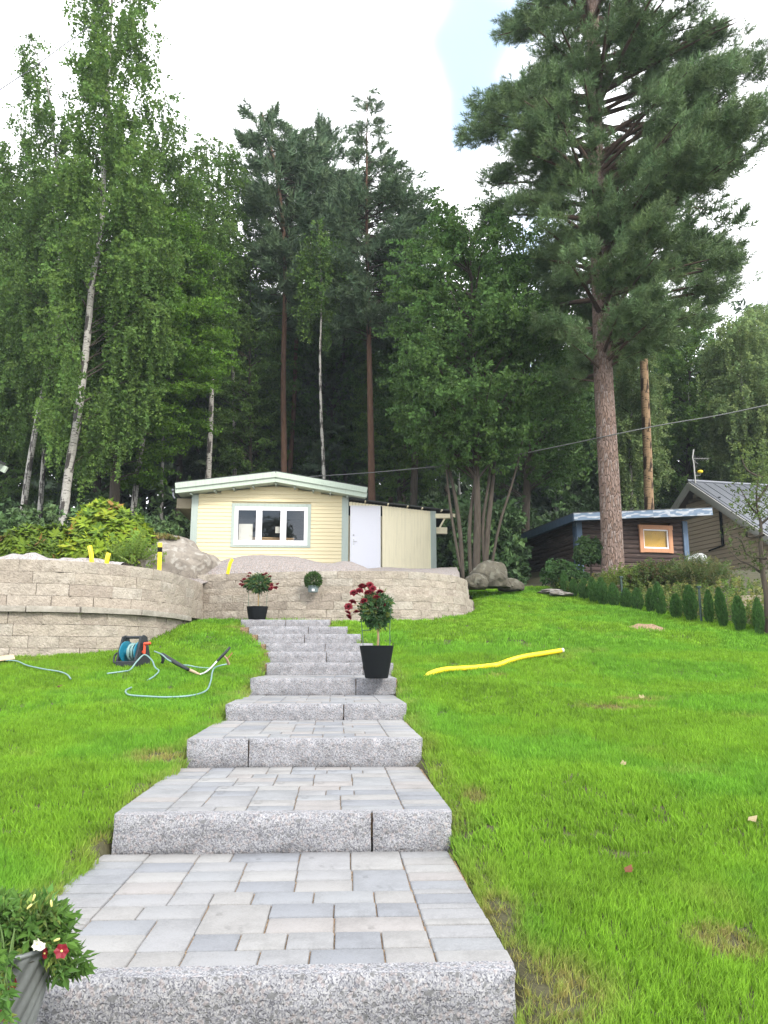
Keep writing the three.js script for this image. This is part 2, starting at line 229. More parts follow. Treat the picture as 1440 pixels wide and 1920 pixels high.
{
  const xs = [], zs = []; for (let x = -150; x <= 150;) { xs.push(x); x += Math.abs(x) < 3 ? .07 : Math.abs(x) < 10 ? .3 : Math.abs(x) < 30 ? 1.5 : 12; }
  for (let z = 14; z >= -380;) { zs.push(z); z -= z > 2 ? 2 : z > -14 ? .08 : z > -28 ? .3 : z > -60 ? 2 : 16; }
  const pos = [], uv = [], idx = [], nx = xs.length;
  for (const z of zs) for (const x of xs) { pos.push(x, groundY(x, z), z); uv.push(x, z); }
  for (let j = 0; j < zs.length - 1; j++) for (let i = 0; i < nx - 1; i++) { const a = j * nx + i, b = a + nx; idx.push(a, a + 1, b, b, a + 1, b + 1); }
  const g = new THREE.BufferGeometry(); g.setAttribute('position', new THREE.Float32BufferAttribute(pos, 3)); g.setAttribute('uv', new THREE.Float32BufferAttribute(uv, 2)); g.setIndex(idx); g.computeVertexNormals();
  tag(mesh('ground', g, M.soil), 'sloping earth under the lawn and the forest', 'ground', null, 'structure');
}

// ---------------------------------------------------------------- the stairway: granite blocks and paved treads
function roughBlock(L, H, D, seed, amp = .012, edge = .012, nx = 10, ny = 4) {   // split-face block, face towards +z, centred
  const g = new THREE.BoxGeometry(L, H, D, nx, ny, 2), p = g.attributes.position;
  for (let i = 0; i < p.count; i++) {
    let x = p.getX(i), y = p.getY(i), z = p.getZ(i); const rx = hash(Math.round((x + 9) * 1e3), Math.round((y + 9) * 1e3), seed);
    const ex = Math.abs(Math.abs(x) - L / 2) < 1e-4, ey = Math.abs(Math.abs(y) - H / 2) < 1e-4, ez = Math.abs(z - D / 2) < 1e-4;
    if (ez) z += (fbm(x * 9 + seed, y * 14, seed, 3) - .5) * amp * 2.4 - (ex || ey ? edge * (.55 + .8 * rx) : 0);
    if (ey && z > 0) y -= Math.sign(y) * .003 * rx; if (ex) x -= Math.sign(x) * (.002 + .003 * rx);
    p.setXYZ(i, x, y, z);
  }
  return toCreasedNormals(toWorldUV(g, 1, hash(seed, 5, 5) * 3, hash(seed, 6, 6) * 3), .9);
}
{
  const st = new THREE.Group(); st.name = 'stone_stairway'; scene.add(st); tag(st, 'garden stairway of grey granite steps with paved treads climbing the lawn', 'stairway', null, 'structure');
  const yaw = .045, cache = new Map(), rr = RNG(77), joints = [[.12], [.76], [.26], [.65], [.72], [.76], [.5], [.55], [.45], [.6], [.5]];
  const BL = .05, H = .19;
  STEP.forEach((s, k) => {
    const W = s.xr - s.xl, c = V(s.c, s.y, -s.d), ax = V(Math.cos(yaw), 0, -Math.sin(yaw)), az = V(Math.sin(yaw), 0, Math.cos(yaw));
    let a = 0; const cuts = [...joints[k], 1];
    for (const b of cuts) {
      const L = (b - a) * W - .002, mid = (a + b) / 2 - .5, g = roughBlock(L, H, BL + .03, 300 + k * 7 + Math.round(b * 50), .011, .016, Math.max(6, Math.round(L / .05)), 6);
      const m = mesh('granite_block', g, M.granite, st); m.position.copy(c).addScaledVector(ax, mid * W).addScaledVector(az, -(BL + .03) / 2); m.position.y -= H / 2; m.rotation.y = yaw; a = b;
    }
    // pavers of the tread behind the block
    const depth = (k < 10 ? STEP[k + 1].d : 13.75) - s.d - BL - .02, next = STEP[Math.min(k + 1, 10)], shift = (next.c - s.c) * .5, cell = .0715, cell2 = .055;
    if (depth < .12) return;
    const wide = W + .02, cols = Math.round(wide / cell), rows = Math.max(2, Math.round(depth / cell2)), cw = wide / cols, ch = depth / rows;
    const lay = (x0, w, z0, h) => {
      const key = w.toFixed(3) + 'x' + h.toFixed(3) + 'x' + Math.floor(rr() * 2);
      if (!cache.has(key)) cache.set(key, toCreasedNormals(bx(w - .0035, .06, h - .0035, 0, 0, 0, .007), .8));
      const m = mesh('paver', cache.get(key), M.pavers[Math.floor(Math.pow(rr(), 1.1) * M.pavers.length)], st), lx = x0 + w / 2 - wide / 2, lz = BL + .012 + z0 + h / 2;
      m.position.copy(c).addScaledVector(ax, lx + shift * (lz / depth)).addScaledVector(az, -lz); m.position.y += -.03 + (rr() - .5) * .004 - .003; m.rotation.set((rr() - .5) * .008, yaw + (rr() - .5) * .008, (rr() - .5) * .008);
    };
    const put = (i, j, w, h) => lay(i * cw, w * cw, j * ch, h * ch);
    if (k > 6) { for (let j = 0; j + 1 < rows; j += 3) for (let i = 0; i < cols;) { const w = Math.min(3 + (rr() < .4 ? 1 : 0), cols - i); put(i, j, w, Math.min(3, rows - j)); i += w; } return; }
    for (const i0 of [0, cols - 3]) for (let j = 0; j < rows;) { const h = Math.min(rr() < .75 ? 2 : 1, rows - j); put(i0, j, 3, h); j += h; }
    const bands = Math.max(1, Math.round(depth / .15)), bh = depth / bands, taken = Array.from({ length: bands + 1 }, () => new Array(cols).fill(0));
    for (let b = 0; b < bands; b++) for (let i = 3; i < cols - 3; i++) if (!taken[b][i]) {
      let free = 1; while (i + free < cols - 3 && !taken[b][i + free] && free < 5) free++;
      const u = rr(); let w = Math.min(free, u < .3 ? 2 : u < .86 ? 3 : 4); if (free - w === 1) w = free <= 4 ? free : 3;
      const tall = b + 1 < bands && rr() < .13 ? 2 : 1; for (let q = 0; q < tall; q++) for (let x = i; x < i + w; x++) taken[b + q][x] = 1;
      lay(i * cw, w * cw, b * bh, bh * tall);
    }
  });
  // sand in the joints
  STEP.forEach((s, k) => { const d2 = (k < 10 ? STEP[k + 1].d : 13.75) - s.d; const g = bx(s.xr - s.xl - .02, .1, d2 - .06); const m = mesh('joint_sand', g, M.dirt, st); m.position.set(s.c + (STEP[Math.min(k + 1, 10)].c - s.c) * .5, s.y - .062, -s.d - d2 / 2 - .02); m.rotation.y = yaw; });
}

// ---------------------------------------------------------------- retaining walls
function wallPath(pts) { const c = new THREE.CatmullRomCurve3(pts.map(([x, z]) => V(x, 0, z)), false, 'centripetal'); c.arcLengthDivisions = 400; return { c, len: c.getLength(), p: (s) => c.getPointAt(clamp(s / c.getLength())), t: (s) => c.getTangentAt(clamp(s / c.getLength())) }; }
const LOW = wallPath([[-8.6, -9.3], [-7, -9.85], [-5.4, -10.25], [-4.3, -10.55], [-3.75, -11.0], [-3.45, -11.6], [-3.32, -12.4], [-3.3, -13.3]]);
const HIGH = wallPath([[-8.8, -9.75], [-7.2, -10.25], [-5.6, -10.62], [-4.4, -10.95], [-3.9, -11.4], [-3.52, -12.1], [-3.4, -12.9], [-3.37, -13.9], [-3.36, -14.55]]);
const RIGHT = wallPath([[-3.6, -14.5], [-2.9, -14.25], [-2.0, -13.98], [-1.0, -13.82], [0, -13.8], [.75, -14.02], [1.35, -14.55], [1.72, -15.3], [1.9, -16.1], [1.95, -17.2]]);
function course(parent, path, y, h, back, seed, { from = 0, to = path.len, lmin = .36, lmax = .52, D = .24, rough = .016, name = 'wall_block', mats = M.blocks, skip } = {}) {
  const rr = RNG(seed); let s = from + rr() * -.3;
  while (s < to) {
    const L = mix(lmin, lmax, rr()), a = Math.max(s, from), b = Math.min(s + L, to); s += L; if (b - a < .08) continue;
    const mid = (a + b) / 2, p = path.p(mid), t = path.t(mid), n = V(-t.z, 0, t.x); // outward (towards the camera)
    if (p.x < -7.2) continue;
    const g = roughBlock(b - a - .0015, h - .002, D, Math.floor(rr() * 1e5), rough, .003, Math.max(4, Math.round((b - a) / .07)), 3);
    const u = rr(), m = mesh(name, g, mats.length ? mats[u < .3 ? 0 : u < .5 ? 1 : u < .72 ? 2 : u < .84 ? 3 : u < .91 ? 4 : 5] : mats, parent);
    m.position.set(p.x - n.x * (D / 2 + back), y + h / 2, p.z - n.z * (D / 2 + back)); m.rotation.y = Math.atan2(n.x, n.z) + (rr() - .5) * .02;
  }
}
{
  const w = base('retaining_wall', V(0, 0, 0)); tag(w, 'curved two tier retaining wall of beige split concrete blocks left of the steps', 'wall');
  for (let i = 0; i < 5; i++) course(w, LOW, .63 + i * .158, .158, i * .012, 400 + i);
  course(w, LOW, 1.42, .083, -.02, 420, { lmin: .62, lmax: 1.0, rough: .006, name: 'cap_stone', mats: M.cap, D: .4 });
  for (let i = 0; i < 4; i++) course(w, HIGH, 1.503 + i * .168, .168, i * .012, 430 + i, { lmin: .4, lmax: .62 });
  const r = base('retaining_wall', V(0, 0, 0)); tag(r, 'low curved beige block retaining wall at the top of the steps below the yellow house', 'wall');
  const led = .14;
  for (let i = 0; i < 6; i++) course(r, RIGHT, 1.07 + i * .146, .146, i * .01, 450 + i);
  for (let i = 0; i < 3; i++) course(r, RIGHT, 1.946 + i * .136, .136, led + i * .01, 460 + i);
}
// the terrace behind the walls and the gravel on it
function loft(rows, name, mat, parent = scene) { const n = rows[0].length, pos = [], uv = [], idx = []; for (const r of rows) for (const p of r) { pos.push(p.x, p.y, p.z); uv.push(p.x, p.z); } for (let j = 0; j < rows.length - 1; j++) for (let i = 0; i < n - 1; i++) { const a = j * n + i, b = a + n; idx.push(a, a + 1, b, b, a + 1, b + 1); } const g = new THREE.BufferGeometry(); g.setAttribute('position', new THREE.Float32BufferAttribute(pos, 3)); g.setAttribute('uv', new THREE.Float32BufferAttribute(uv, 2)); g.setIndex(idx); g.computeVertexNormals(); return mesh(name, g, mat, parent); }
function terraceY(x, z) {
  const d = -z; let h = mix(2.12, 3.24, sstep(12.5, 22.5, d)) + .1 * sstep(-4, -2.5, x) * sstep(21, 15, d);
  return h + (fbm(x * 1.3, z * 1.3, 211, 3) - .5) * .1;
}
{
  const P = []; for (let s = 1.4; s <= HIGH.len - .3; s += .2) { const p = HIGH.p(s), t = HIGH.t(s); P.push(V(p.x + t.z * .2, 0, p.z - t.x * .2)); }
  for (let s = .3; s <= RIGHT.len; s += .2) { const p = RIGHT.p(s), t = RIGHT.t(s); P.push(V(p.x + t.z * .3, 0, p.z - t.x * .3)); }
  const rows = []; for (let j = 0; j <= 30; j++) { const t = j / 30; rows.push(P.map((p, i) => { const bxx = mix(-10, 2.3, i / (P.length - 1)), x = mix(p.x, bxx, t), z = mix(p.z, -25, t); return V(x, j === 0 ? Math.min(terraceY(x, z), z < -13.3 && x > -3.5 ? 2.3 : 2.1) - .03 : terraceY(x, z), z); })); }
  tag(loft(rows, 'terrace', M.gravel), 'gravel terrace behind the retaining walls', 'terrace', null, 'structure');
  // gravel heap behind the right wall, outline from the photograph
  const prof = [[355, 1074], [370, 1066], [400, 1060], [425, 1050], [450, 1044], [490, 1041.5], [530, 1043], [560, 1045], [585, 1052], [605, 1057], [625, 1057], [645, 1053], [665, 1056], [685, 1064], [702, 1074], [720, 1079]];
  const top = (px) => { for (let i = 1; i < prof.length; i++) if (px <= prof[i][0]) return mix(prof[i - 1][1], prof[i][1], (px - prof[i - 1][0]) / (prof[i][0] - prof[i - 1][0])); return 1080; };
  const H = []; for (let j = 0; j <= 16; j++) { const v = j / 16 * 2 - 1, row = []; for (let i = 0; i <= 70; i++) { const px = mix(350, 725, i / 70), q = at(px, top(px), 15.75), f = Math.pow(Math.max(0, 1 - v * v), .8) * sstep(0, .06, i / 70) * sstep(1, .94, i / 70), b = 2.25; row.push(V(q.x, mix(b, q.y, f) + (fbm(q.x * 6, v * 6, 223, 3) - .5) * .05 * f, -15.75 + -v * 1.05)); } H.push(row); }
  tag(loft(H, 'gravel_heap', M.gravel), 'long low heap of pinkish grey gravel in front of the yellow house', 'gravel heap');
  const prof2 = [[-140, 1052], [-60, 1046], [-10, 1047], [12, 1044], [30, 1038], [48, 1041], [58, 1037], [68, 1036], [82, 1043], [92, 1047], [118, 1049], [122, 1046], [140, 1047], [148, 1049], [152, 1046], [190, 1048], [205, 1053], [240, 1056]];
  const top2 = (px) => { for (let i = 1; i < prof2.length; i++) if (px <= prof2[i][0]) return mix(prof2[i - 1][1], prof2[i][1], (px - prof2[i - 1][0]) / (prof2[i][0] - prof2[i - 1][0])); return 1060; };
  const hs = []; for (let s = 0; s <= HIGH.len; s += .1) hs.push(HIGH.p(s)); const highD = (x) => { let b = hs[0]; for (const p of hs) if (Math.abs(p.x - x) < Math.abs(b.x - x)) b = p; return -b.z; };
  const G = []; for (let j = 0; j <= 10; j++) { const v = j / 10 * 2 - 1, row = []; for (let i = 0; i <= 80; i++) { const px = mix(-135, 240, i / 80), f = Math.sqrt(Math.max(0, 1 - v * v)); let dz = 11.2, q; for (let k = 0; k < 4; k++) { q = at(px, top2(px), dz); dz = highD(q.x) + .55; } row.push(V(q.x, mix(2.1, q.y, f), -dz - v * .32)); } G.push(row); }
  tag(loft(G, 'gravel_ridge', M.gravelPale), 'pale ridge of loose gravel along the top of the left wall', 'gravel ridge');
}

// ---------------------------------------------------------------- the yellow house
{
  const h = base('garden_house', V(-5.82, 3.25, -23), .063); tag(h, 'small pale yellow house with mint green trim, low gable and a lean-to with white door', 'house');
  const rr = RNG(9), P = 0.115, W = 4.72, wall = new THREE.Group(); wall.name = 'wall'; h.add(wall);
  const ridgeX = 2.54, und = (x) => x < ridgeX ? mix(2.33, 2.72, (x + .42) / (ridgeX + .42)) : mix(2.72, 2.27, (x - ridgeX) / (5.29 - ridgeX));   // underside of the verge
  const win = { x0: 1.2, x1: 3.6, y0: .8, y1: 2.14 };
  for (let y = -.1; y < 2.75; y += P) {
    let a = .2, b = 4.56; if (y + P * .6 > und(.2)) a = clamp((y + P * .6 - 2.33) / .39 * (ridgeX + .42) - .42, .2, ridgeX); if (y + P * .6 > und(4.56)) b = ridgeX + clamp((2.72 - (y + P * .6)) / .45, 0, 1) * (5.29 - ridgeX);
    b = Math.min(b, 4.56); if (b - a < .1) continue;
    const segs = y + P > win.y0 + .02 && y < win.y1 - .02 ? [[a, win.x0 + .01], [win.x1 - .01, b]] : [[a, b]];
    for (const [p, q] of segs) { const m = mesh('board', bx(q - p, P - .003, .022), M.yellow, wall); m.position.set((p + q) / 2, y + P / 2, .018 + (rr() - .5) * .002); m.rotation.x = -.15; }
  }
  // hollow body behind the boards
  const t = .08, body = [bx(win.x0, 2.3, t, win.x0 / 2, 1.05, -.06), bx(W - win.x1, 2.3, t, (W + win.x1) / 2, 1.05, -.06), bx(win.x1 - win.x0, .9, t, (win.x0 + win.x1) / 2, .35, -.06), bx(win.x1 - win.x0, .3, t, (win.x0 + win.x1) / 2, 2.29, -.06), bx(t, 2.4, 5, .04, 1.1, -2.6), bx(t, 2.4, 5, W - .04, 1.1, -2.6), bx(W, 2.4, t, W / 2, 1.1, -5.1)];
  const gab = prism([[0, 2.2], [W, 2.2], [W, und(W) + .0], [ridgeX, und(ridgeX)], [0, und(0)]], .06); gab.translate(0, 0, -.1); body.push(gab);
  mesh('wall_core', merged(body), M.yellow, h);
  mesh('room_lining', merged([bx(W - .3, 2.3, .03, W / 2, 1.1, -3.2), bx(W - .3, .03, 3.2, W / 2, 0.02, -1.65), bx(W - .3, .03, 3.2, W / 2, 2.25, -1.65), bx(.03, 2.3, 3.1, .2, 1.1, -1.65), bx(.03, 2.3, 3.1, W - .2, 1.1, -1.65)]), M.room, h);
  for (const [x, w2, y0, y1] of [[.1, .2, -.3, und(.1) - .01], [4.64, .2, -.3, und(4.64) - .01]]) mesh('corner_trim', bx(w2, y1 - y0, .05, x, (y0 + y1) / 2, .035), M.mintTrim, h);
  // window
  const wn = new THREE.Group(); wn.name = 'window'; h.add(wn);
  const x0 = win.x0, x1 = win.x1, y0 = win.y0, y1 = win.y1, xm = (x0 + x1) / 2, ym = (y0 + y1) / 2;
  mesh('trim', merged([bx(x1 - x0, .1, .045, xm, y1 - .05, .03), bx(x1 - x0, .06, .05, xm, y0 + .03, .03), bx(.1, y1 - y0 - .16, .045, x0 + .05, ym - .02, .03), bx(.1, y1 - y0 - .16, .045, x1 - .05, ym - .02, .03)]), M.mintTrim, wn);
  const a0 = x0 + .1, a1 = x1 - .1, b0 = y0 + .06, b1 = y1 - .1, tw = (a1 - a0) / 3;
  mesh('frame', merged([bx(a1 - a0, .05, .06, xm, b1 - .025, .02), bx(a1 - a0, .1, .08, xm, b0 + .05, .03), bx(.05, b1 - b0 - .15, .06, a0 + .025, (b0 + b1) / 2 + .025, .02), bx(.05, b1 - b0 - .15, .06, a1 - .025, (b0 + b1) / 2 + .025, .02), bx(.07, b1 - b0 - .15, .06, a0 + tw, (b0 + b1) / 2 + .025, .02), bx(.07, b1 - b0 - .15, .06, a0 + 2 * tw, (b0 + b1) / 2 + .025, .02)]), M.white, wn);
  for (let i = 0; i < 3; i++) {
    const l = a0 + i * tw + (i ? .035 : .05), r = a0 + (i + 1) * tw - (i < 2 ? .035 : .05), lo = b0 + .1, hi = b1 - .05, s = .055;
    mesh('sash', merged([bx(r - l, s, .045, (l + r) / 2, hi - s / 2, .005), bx(r - l, s, .045, (l + r) / 2, lo + s / 2, .005), bx(s, hi - lo - 2 * s, .045, l + s / 2, (hi + lo) / 2, .005), bx(s, hi - lo - 2 * s, .045, r - s / 2, (hi + lo) / 2, .005)]), M.white, wn);
    const gl = mesh('pane', new THREE.PlaneGeometry(r - l - 2 * s + .01, hi - lo - 2 * s + .01), M.glass, wn); gl.position.set((l + r) / 2, (hi + lo) / 2, 0);
  }
  // roof: slabs with doubled verge boards, noggings
  const slab = (xa, ya, xb, yb, z0, z1, th, mat, name, par = h) => { const L = Math.hypot(xb - xa, yb - ya), g = bx(L, th, z1 - z0), m = mesh(name, g, mat, par); m.position.set((xa + xb) / 2, (ya + yb) / 2, (z0 + z1) / 2); m.rotation.z = Math.atan2(yb - ya, xb - xa); return m; };
  const roof = new THREE.Group(); roof.name = 'roof'; h.add(roof);
  slab(-.42, 2.66, ridgeX, 3.05, -5.6, .5, .03, M.felt, 'roofing_felt', roof); slab(ridgeX, 3.05, 5.29, 2.6, -5.6, .5, .03, M.felt, 'roofing_felt', roof);
  slab(-.38, 2.37, ridgeX, 2.76, -5.5, .44, .03, M.mint, 'soffit', roof); slab(ridgeX, 2.76, 5.25, 2.31, -5.5, .44, .03, M.mint, 'soffit', roof);
  for (const [dy, z, th] of [[2.56, .52, .165], [2.41, .475, .14]]) { slab(-.42, dy, ridgeX, dy + .39, z - .04, z, th, M.mint, 'verge_board', roof); slab(ridgeX, dy + .39, 5.29, dy - .06, z - .04, z, th, M.mint, 'verge_board', roof); }
  for (const x of [.02, .72, 1.28, 1.86, 2.54, 3.1, 3.66, 4.18, 4.7]) mesh('nogging', bx(.05, .04, .36, x, und(x) - .032, .2), M.mintTrim, roof);
  mesh('eave_soffit', merged([bx(.5, .02, 4.6, -.25, 2.02, -2.5), bx(.02, .3, 4.6, -.42, 2.16, -2.5), bx(.5, .3, .02, -.25, 2.17, -.22)]), M.plank, roof);
  mesh('gutter', tube([V(-.5, 2.43, .48), V(-.5, 2.42, -5.4)], .045, 8), M.tin, roof);
  mesh('gutter_outlet', tube(curvePts([V(-.5, 2.4, .4), V(-.48, 2.25, .38), V(-.44, 2.2, .36)], 6), .03, 6), M.tin, roof);
  // lean-to
  const ln = (x) => mix(2.27, 1.98, (x - 4.72) / (7.44 - 4.72));
  mesh('lean_to_core', merged([bx(2.68, 1.9, 3.6, 6.08, .88, -1.95)]), M.yellowV, h);
  for (let x = 5.78; x < 7.26; x += .098) { const y1b = ln(x + .05) - .03; const m = mesh('board', bx(.0955, y1b + .35, .022), M.yellowV, wall); m.position.set(x + .047, (y1b - .35) / 2, .012 + (rr() - .5) * .004); }
  for (let x = 4.76; x < 5.76; x += .1) { const y1b = ln(x + .05) - .03; const m = mesh('board', bx(.094, y1b - 2.11, .022), M.yellowV, wall); m.position.set(x + .047, (y1b + 2.11) / 2, .012); }
  mesh('corner_trim', bx(.17, ln(7.36) + .32, .05, 7.345, (ln(7.36) - .35) / 2, .03), M.mintTrim, h);
  const dr = mesh('door', bx(.86, 2.03, .045, 5.26, 1.065, .015, .004), M.door, h);
  mesh('door_frame', merged([bx(.035, 2.1, .05, 4.812, 1.05, .018), bx(.035, 2.1, .05, 5.708, 1.05, .018), bx(.93, .035, .05, 5.26, 2.1, .018)]), M.white, h);
  mesh('handle', merged([bx(.04, .18, .012, 4.9, .98, .045), tube([V(4.9, 1, .046), V(4.9, 1, .09), V(5.01, 1, .09)], .01, 6)]), M.steel, dr); mesh('lock', tube([V(4.9, 1.2, .03), V(4.9, 1.2, .06)], .022, 8), M.steel, dr);
  const lr = slab(4.75, 2.32, 7.9, 1.975, -4, .17, .03, M.felt, 'lean_to_roof', h);
  for (const x of [5.25, 5.95, 6.55, 7.0, 7.6]) { const k = mesh('rafter_end', bx(.04, .035, .28, x, mix(2.27, 1.95, (x - 4.75) / 3) + .008, .08), M.yellowV, h); }
  mesh('beam', bx(.62, .14, .14, 7.72, 1.82, .0, .008), M.yellowV, h); mesh('beam', bx(.36, .2, .16, 7.6, 1.37, -.05, .008), M.yellowV, h);
  { const m = mesh('brace', bx(.05, .5, .06), M.yellowV, h); m.position.set(7.6, 1.56, .0); m.rotation.z = -.5; }
  // what stands in the room
  const inside = (name, label, cat, geo, mat, x, y, z, ry = 0) => { const m = mesh(name, geo, mat); m.position.set(x, y, z).applyAxisAngle(V(0, 1, 0), .063).add(V(-5.82, 3.25, -23)); m.rotation.y = .063 + ry; tag(m, label, cat); };
  inside('pale_board', 'pale board leaning inside the left pane of the yellow house window', 'board', bx(.42, .72, .03, 0, 0, 0, .004), M.beige, 1.62, 1.18, -.16);
  inside('wooden_chest', 'wide brown wooden chest seen low through the house window', 'chest', merged([bx(1.5, .5, .4, 0, 0, 0, .01), bx(1.54, .04, .44, 0, .265, 0, .01)]), M.panelWood, 2.3, .87, -.5, .12);
  inside('cardboard_note', 'small beige card in the middle pane of the house window', 'card', bx(.2, .2, .01, 0, 0, 0, .002), M.beige, 2.62, 1.36, -.12);
}

// ---------------------------------------------------------------- the dark brown shed
{
  const A = .21, s = base('timber_shed', V(5.44, 2.55, -21.5), A); tag(s, 'dark brown log shed with blue corner posts and orange framed window behind the pine', 'shed');
  const W = 3.36, D = 6, H0 = 1.98, H1 = 2.18, rr = RNG(31), wall = new THREE.Group(); wall.name = 'wall'; s.add(wall);
  const win = { x0: 1.88, x1: 2.92, y0: 1.18, y1: 1.98 };
  const logGeo = (L) => { const g = new THREE.CylinderGeometry(.078, .078, L, 8, 1); g.rotateZ(Math.PI / 2); g.scale(1, .86, .5); return toWorldUV(g, 1, hash(uvSeed++, 3, 3), hash(uvSeed, 4, 3)); };
  for (let y = .02; y < 2.16; y += .132) {
    const segs = y + .06 > win.y0 && y - .06 < win.y1 ? [[0, win.x0 + .04], [win.x1 - .04, W]] : [[0, W]];
    for (const [a, b] of segs) { const m = mesh('board', logGeo(b - a), M.logs, wall); m.position.set((a + b) / 2, y, 0); m.rotation.x = rr() * .1; }
    const m = mesh('board', logGeo(D), M.logs, wall); m.position.set(.0, y, -D / 2); m.rotation.y = Math.PI / 2;
  }
  mesh('wall_core', merged([bx(W - .06, win.y0, .06, W / 2, win.y0 / 2, -.05), bx(win.x0, 1, .06, win.x0 / 2, 1.68, -.05), bx(W - win.x1, 1, .06, (W + win.x1) / 2, 1.68, -.05), bx(.08, 2.1, D - .1, .05, 1.05, -D / 2), bx(.08, 2.1, D - .1, W - .05, 1.05, -D / 2), bx(W, 2.1, .08, W / 2, 1.05, -D + .05)]), M.taupeDark, s);
  mesh('room_lining', merged([bx(W - .2, 2.2, .03, W / 2, 1.1, -1.6), bx(W - .2, .03, 1.5, W / 2, 2.12, -.85)]), M.panelWood, s);
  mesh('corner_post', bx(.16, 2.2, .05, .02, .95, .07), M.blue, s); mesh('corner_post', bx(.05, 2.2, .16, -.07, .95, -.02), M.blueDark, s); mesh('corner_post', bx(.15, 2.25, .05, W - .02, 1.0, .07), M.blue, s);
  const tilt = Math.atan2(.32, W + .9), roof = new THREE.Group(); roof.name = 'roof'; s.add(roof);
  const slabAt = (name, w, th, d, x, y, z, mat) => { const m = mesh(name, bx(w, th, d), mat, roof); m.position.set(x, y, z); m.rotation.z = tilt; return m; };
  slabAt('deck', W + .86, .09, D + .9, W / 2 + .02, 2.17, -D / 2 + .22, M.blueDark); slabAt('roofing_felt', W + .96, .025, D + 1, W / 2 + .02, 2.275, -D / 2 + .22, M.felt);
  slabAt('fascia', (W + .9) * .56, .2, .035, W / 2 + .02 - (W + .9) * .22, 2.16 - .065, .7, M.blue).material = M.peel; slabAt('fascia', (W + .9) * .44, .205, .035, W / 2 + .02 + (W + .9) * .28, 2.165 + .083, .7, M.peel);
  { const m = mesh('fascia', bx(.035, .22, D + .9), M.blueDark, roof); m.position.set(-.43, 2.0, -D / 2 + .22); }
  const wn = new THREE.Group(); wn.name = 'window'; s.add(wn); const { x0, x1, y0, y1 } = win, xm = (x0 + x1) / 2, ym = (y0 + y1) / 2;
  mesh('frame', bx(x1 - x0 + .04, .12, .05, xm, y1 - .06, .06), M.orange, wn); mesh('frame', bx(x1 - x0 - .24, .11, .045, xm, y0 + .065, .06), M.orange, wn);
  for (const x of [x0 + .06, x1 - .06]) mesh('frame', bx(.12, y1 - y0 - .12, .05, x, ym - .06, .06), M.orange, wn);
  const l = x0 + .12, r = x1 - .12, lo = y0 + .12, hi = y1 - .12;
  mesh('sash', merged([bx(r - l, .035, .04, xm, hi - .018, .03), bx(r - l, .045, .05, xm, lo + .022, .035), bx(.035, hi - lo - .08, .04, l + .018, (lo + hi) / 2, .03), bx(.035, hi - lo - .08, .04, r - .018, (lo + hi) / 2, .03)]), M.white, wn);
  mesh('pane', new THREE.PlaneGeometry(r - l - .06, hi - lo - .06), M.thinGlass, wn).position.set(xm, (lo + hi) / 2, .03);
  for (let y = lo + .05, i = 0; y < hi - .02; y += .027, i++) { const m = mesh('slat', bx(r - l - .02, .024, .003), M.blind, wn); m.position.set(xm, y, -.03); m.rotation.x = -.45; }
}

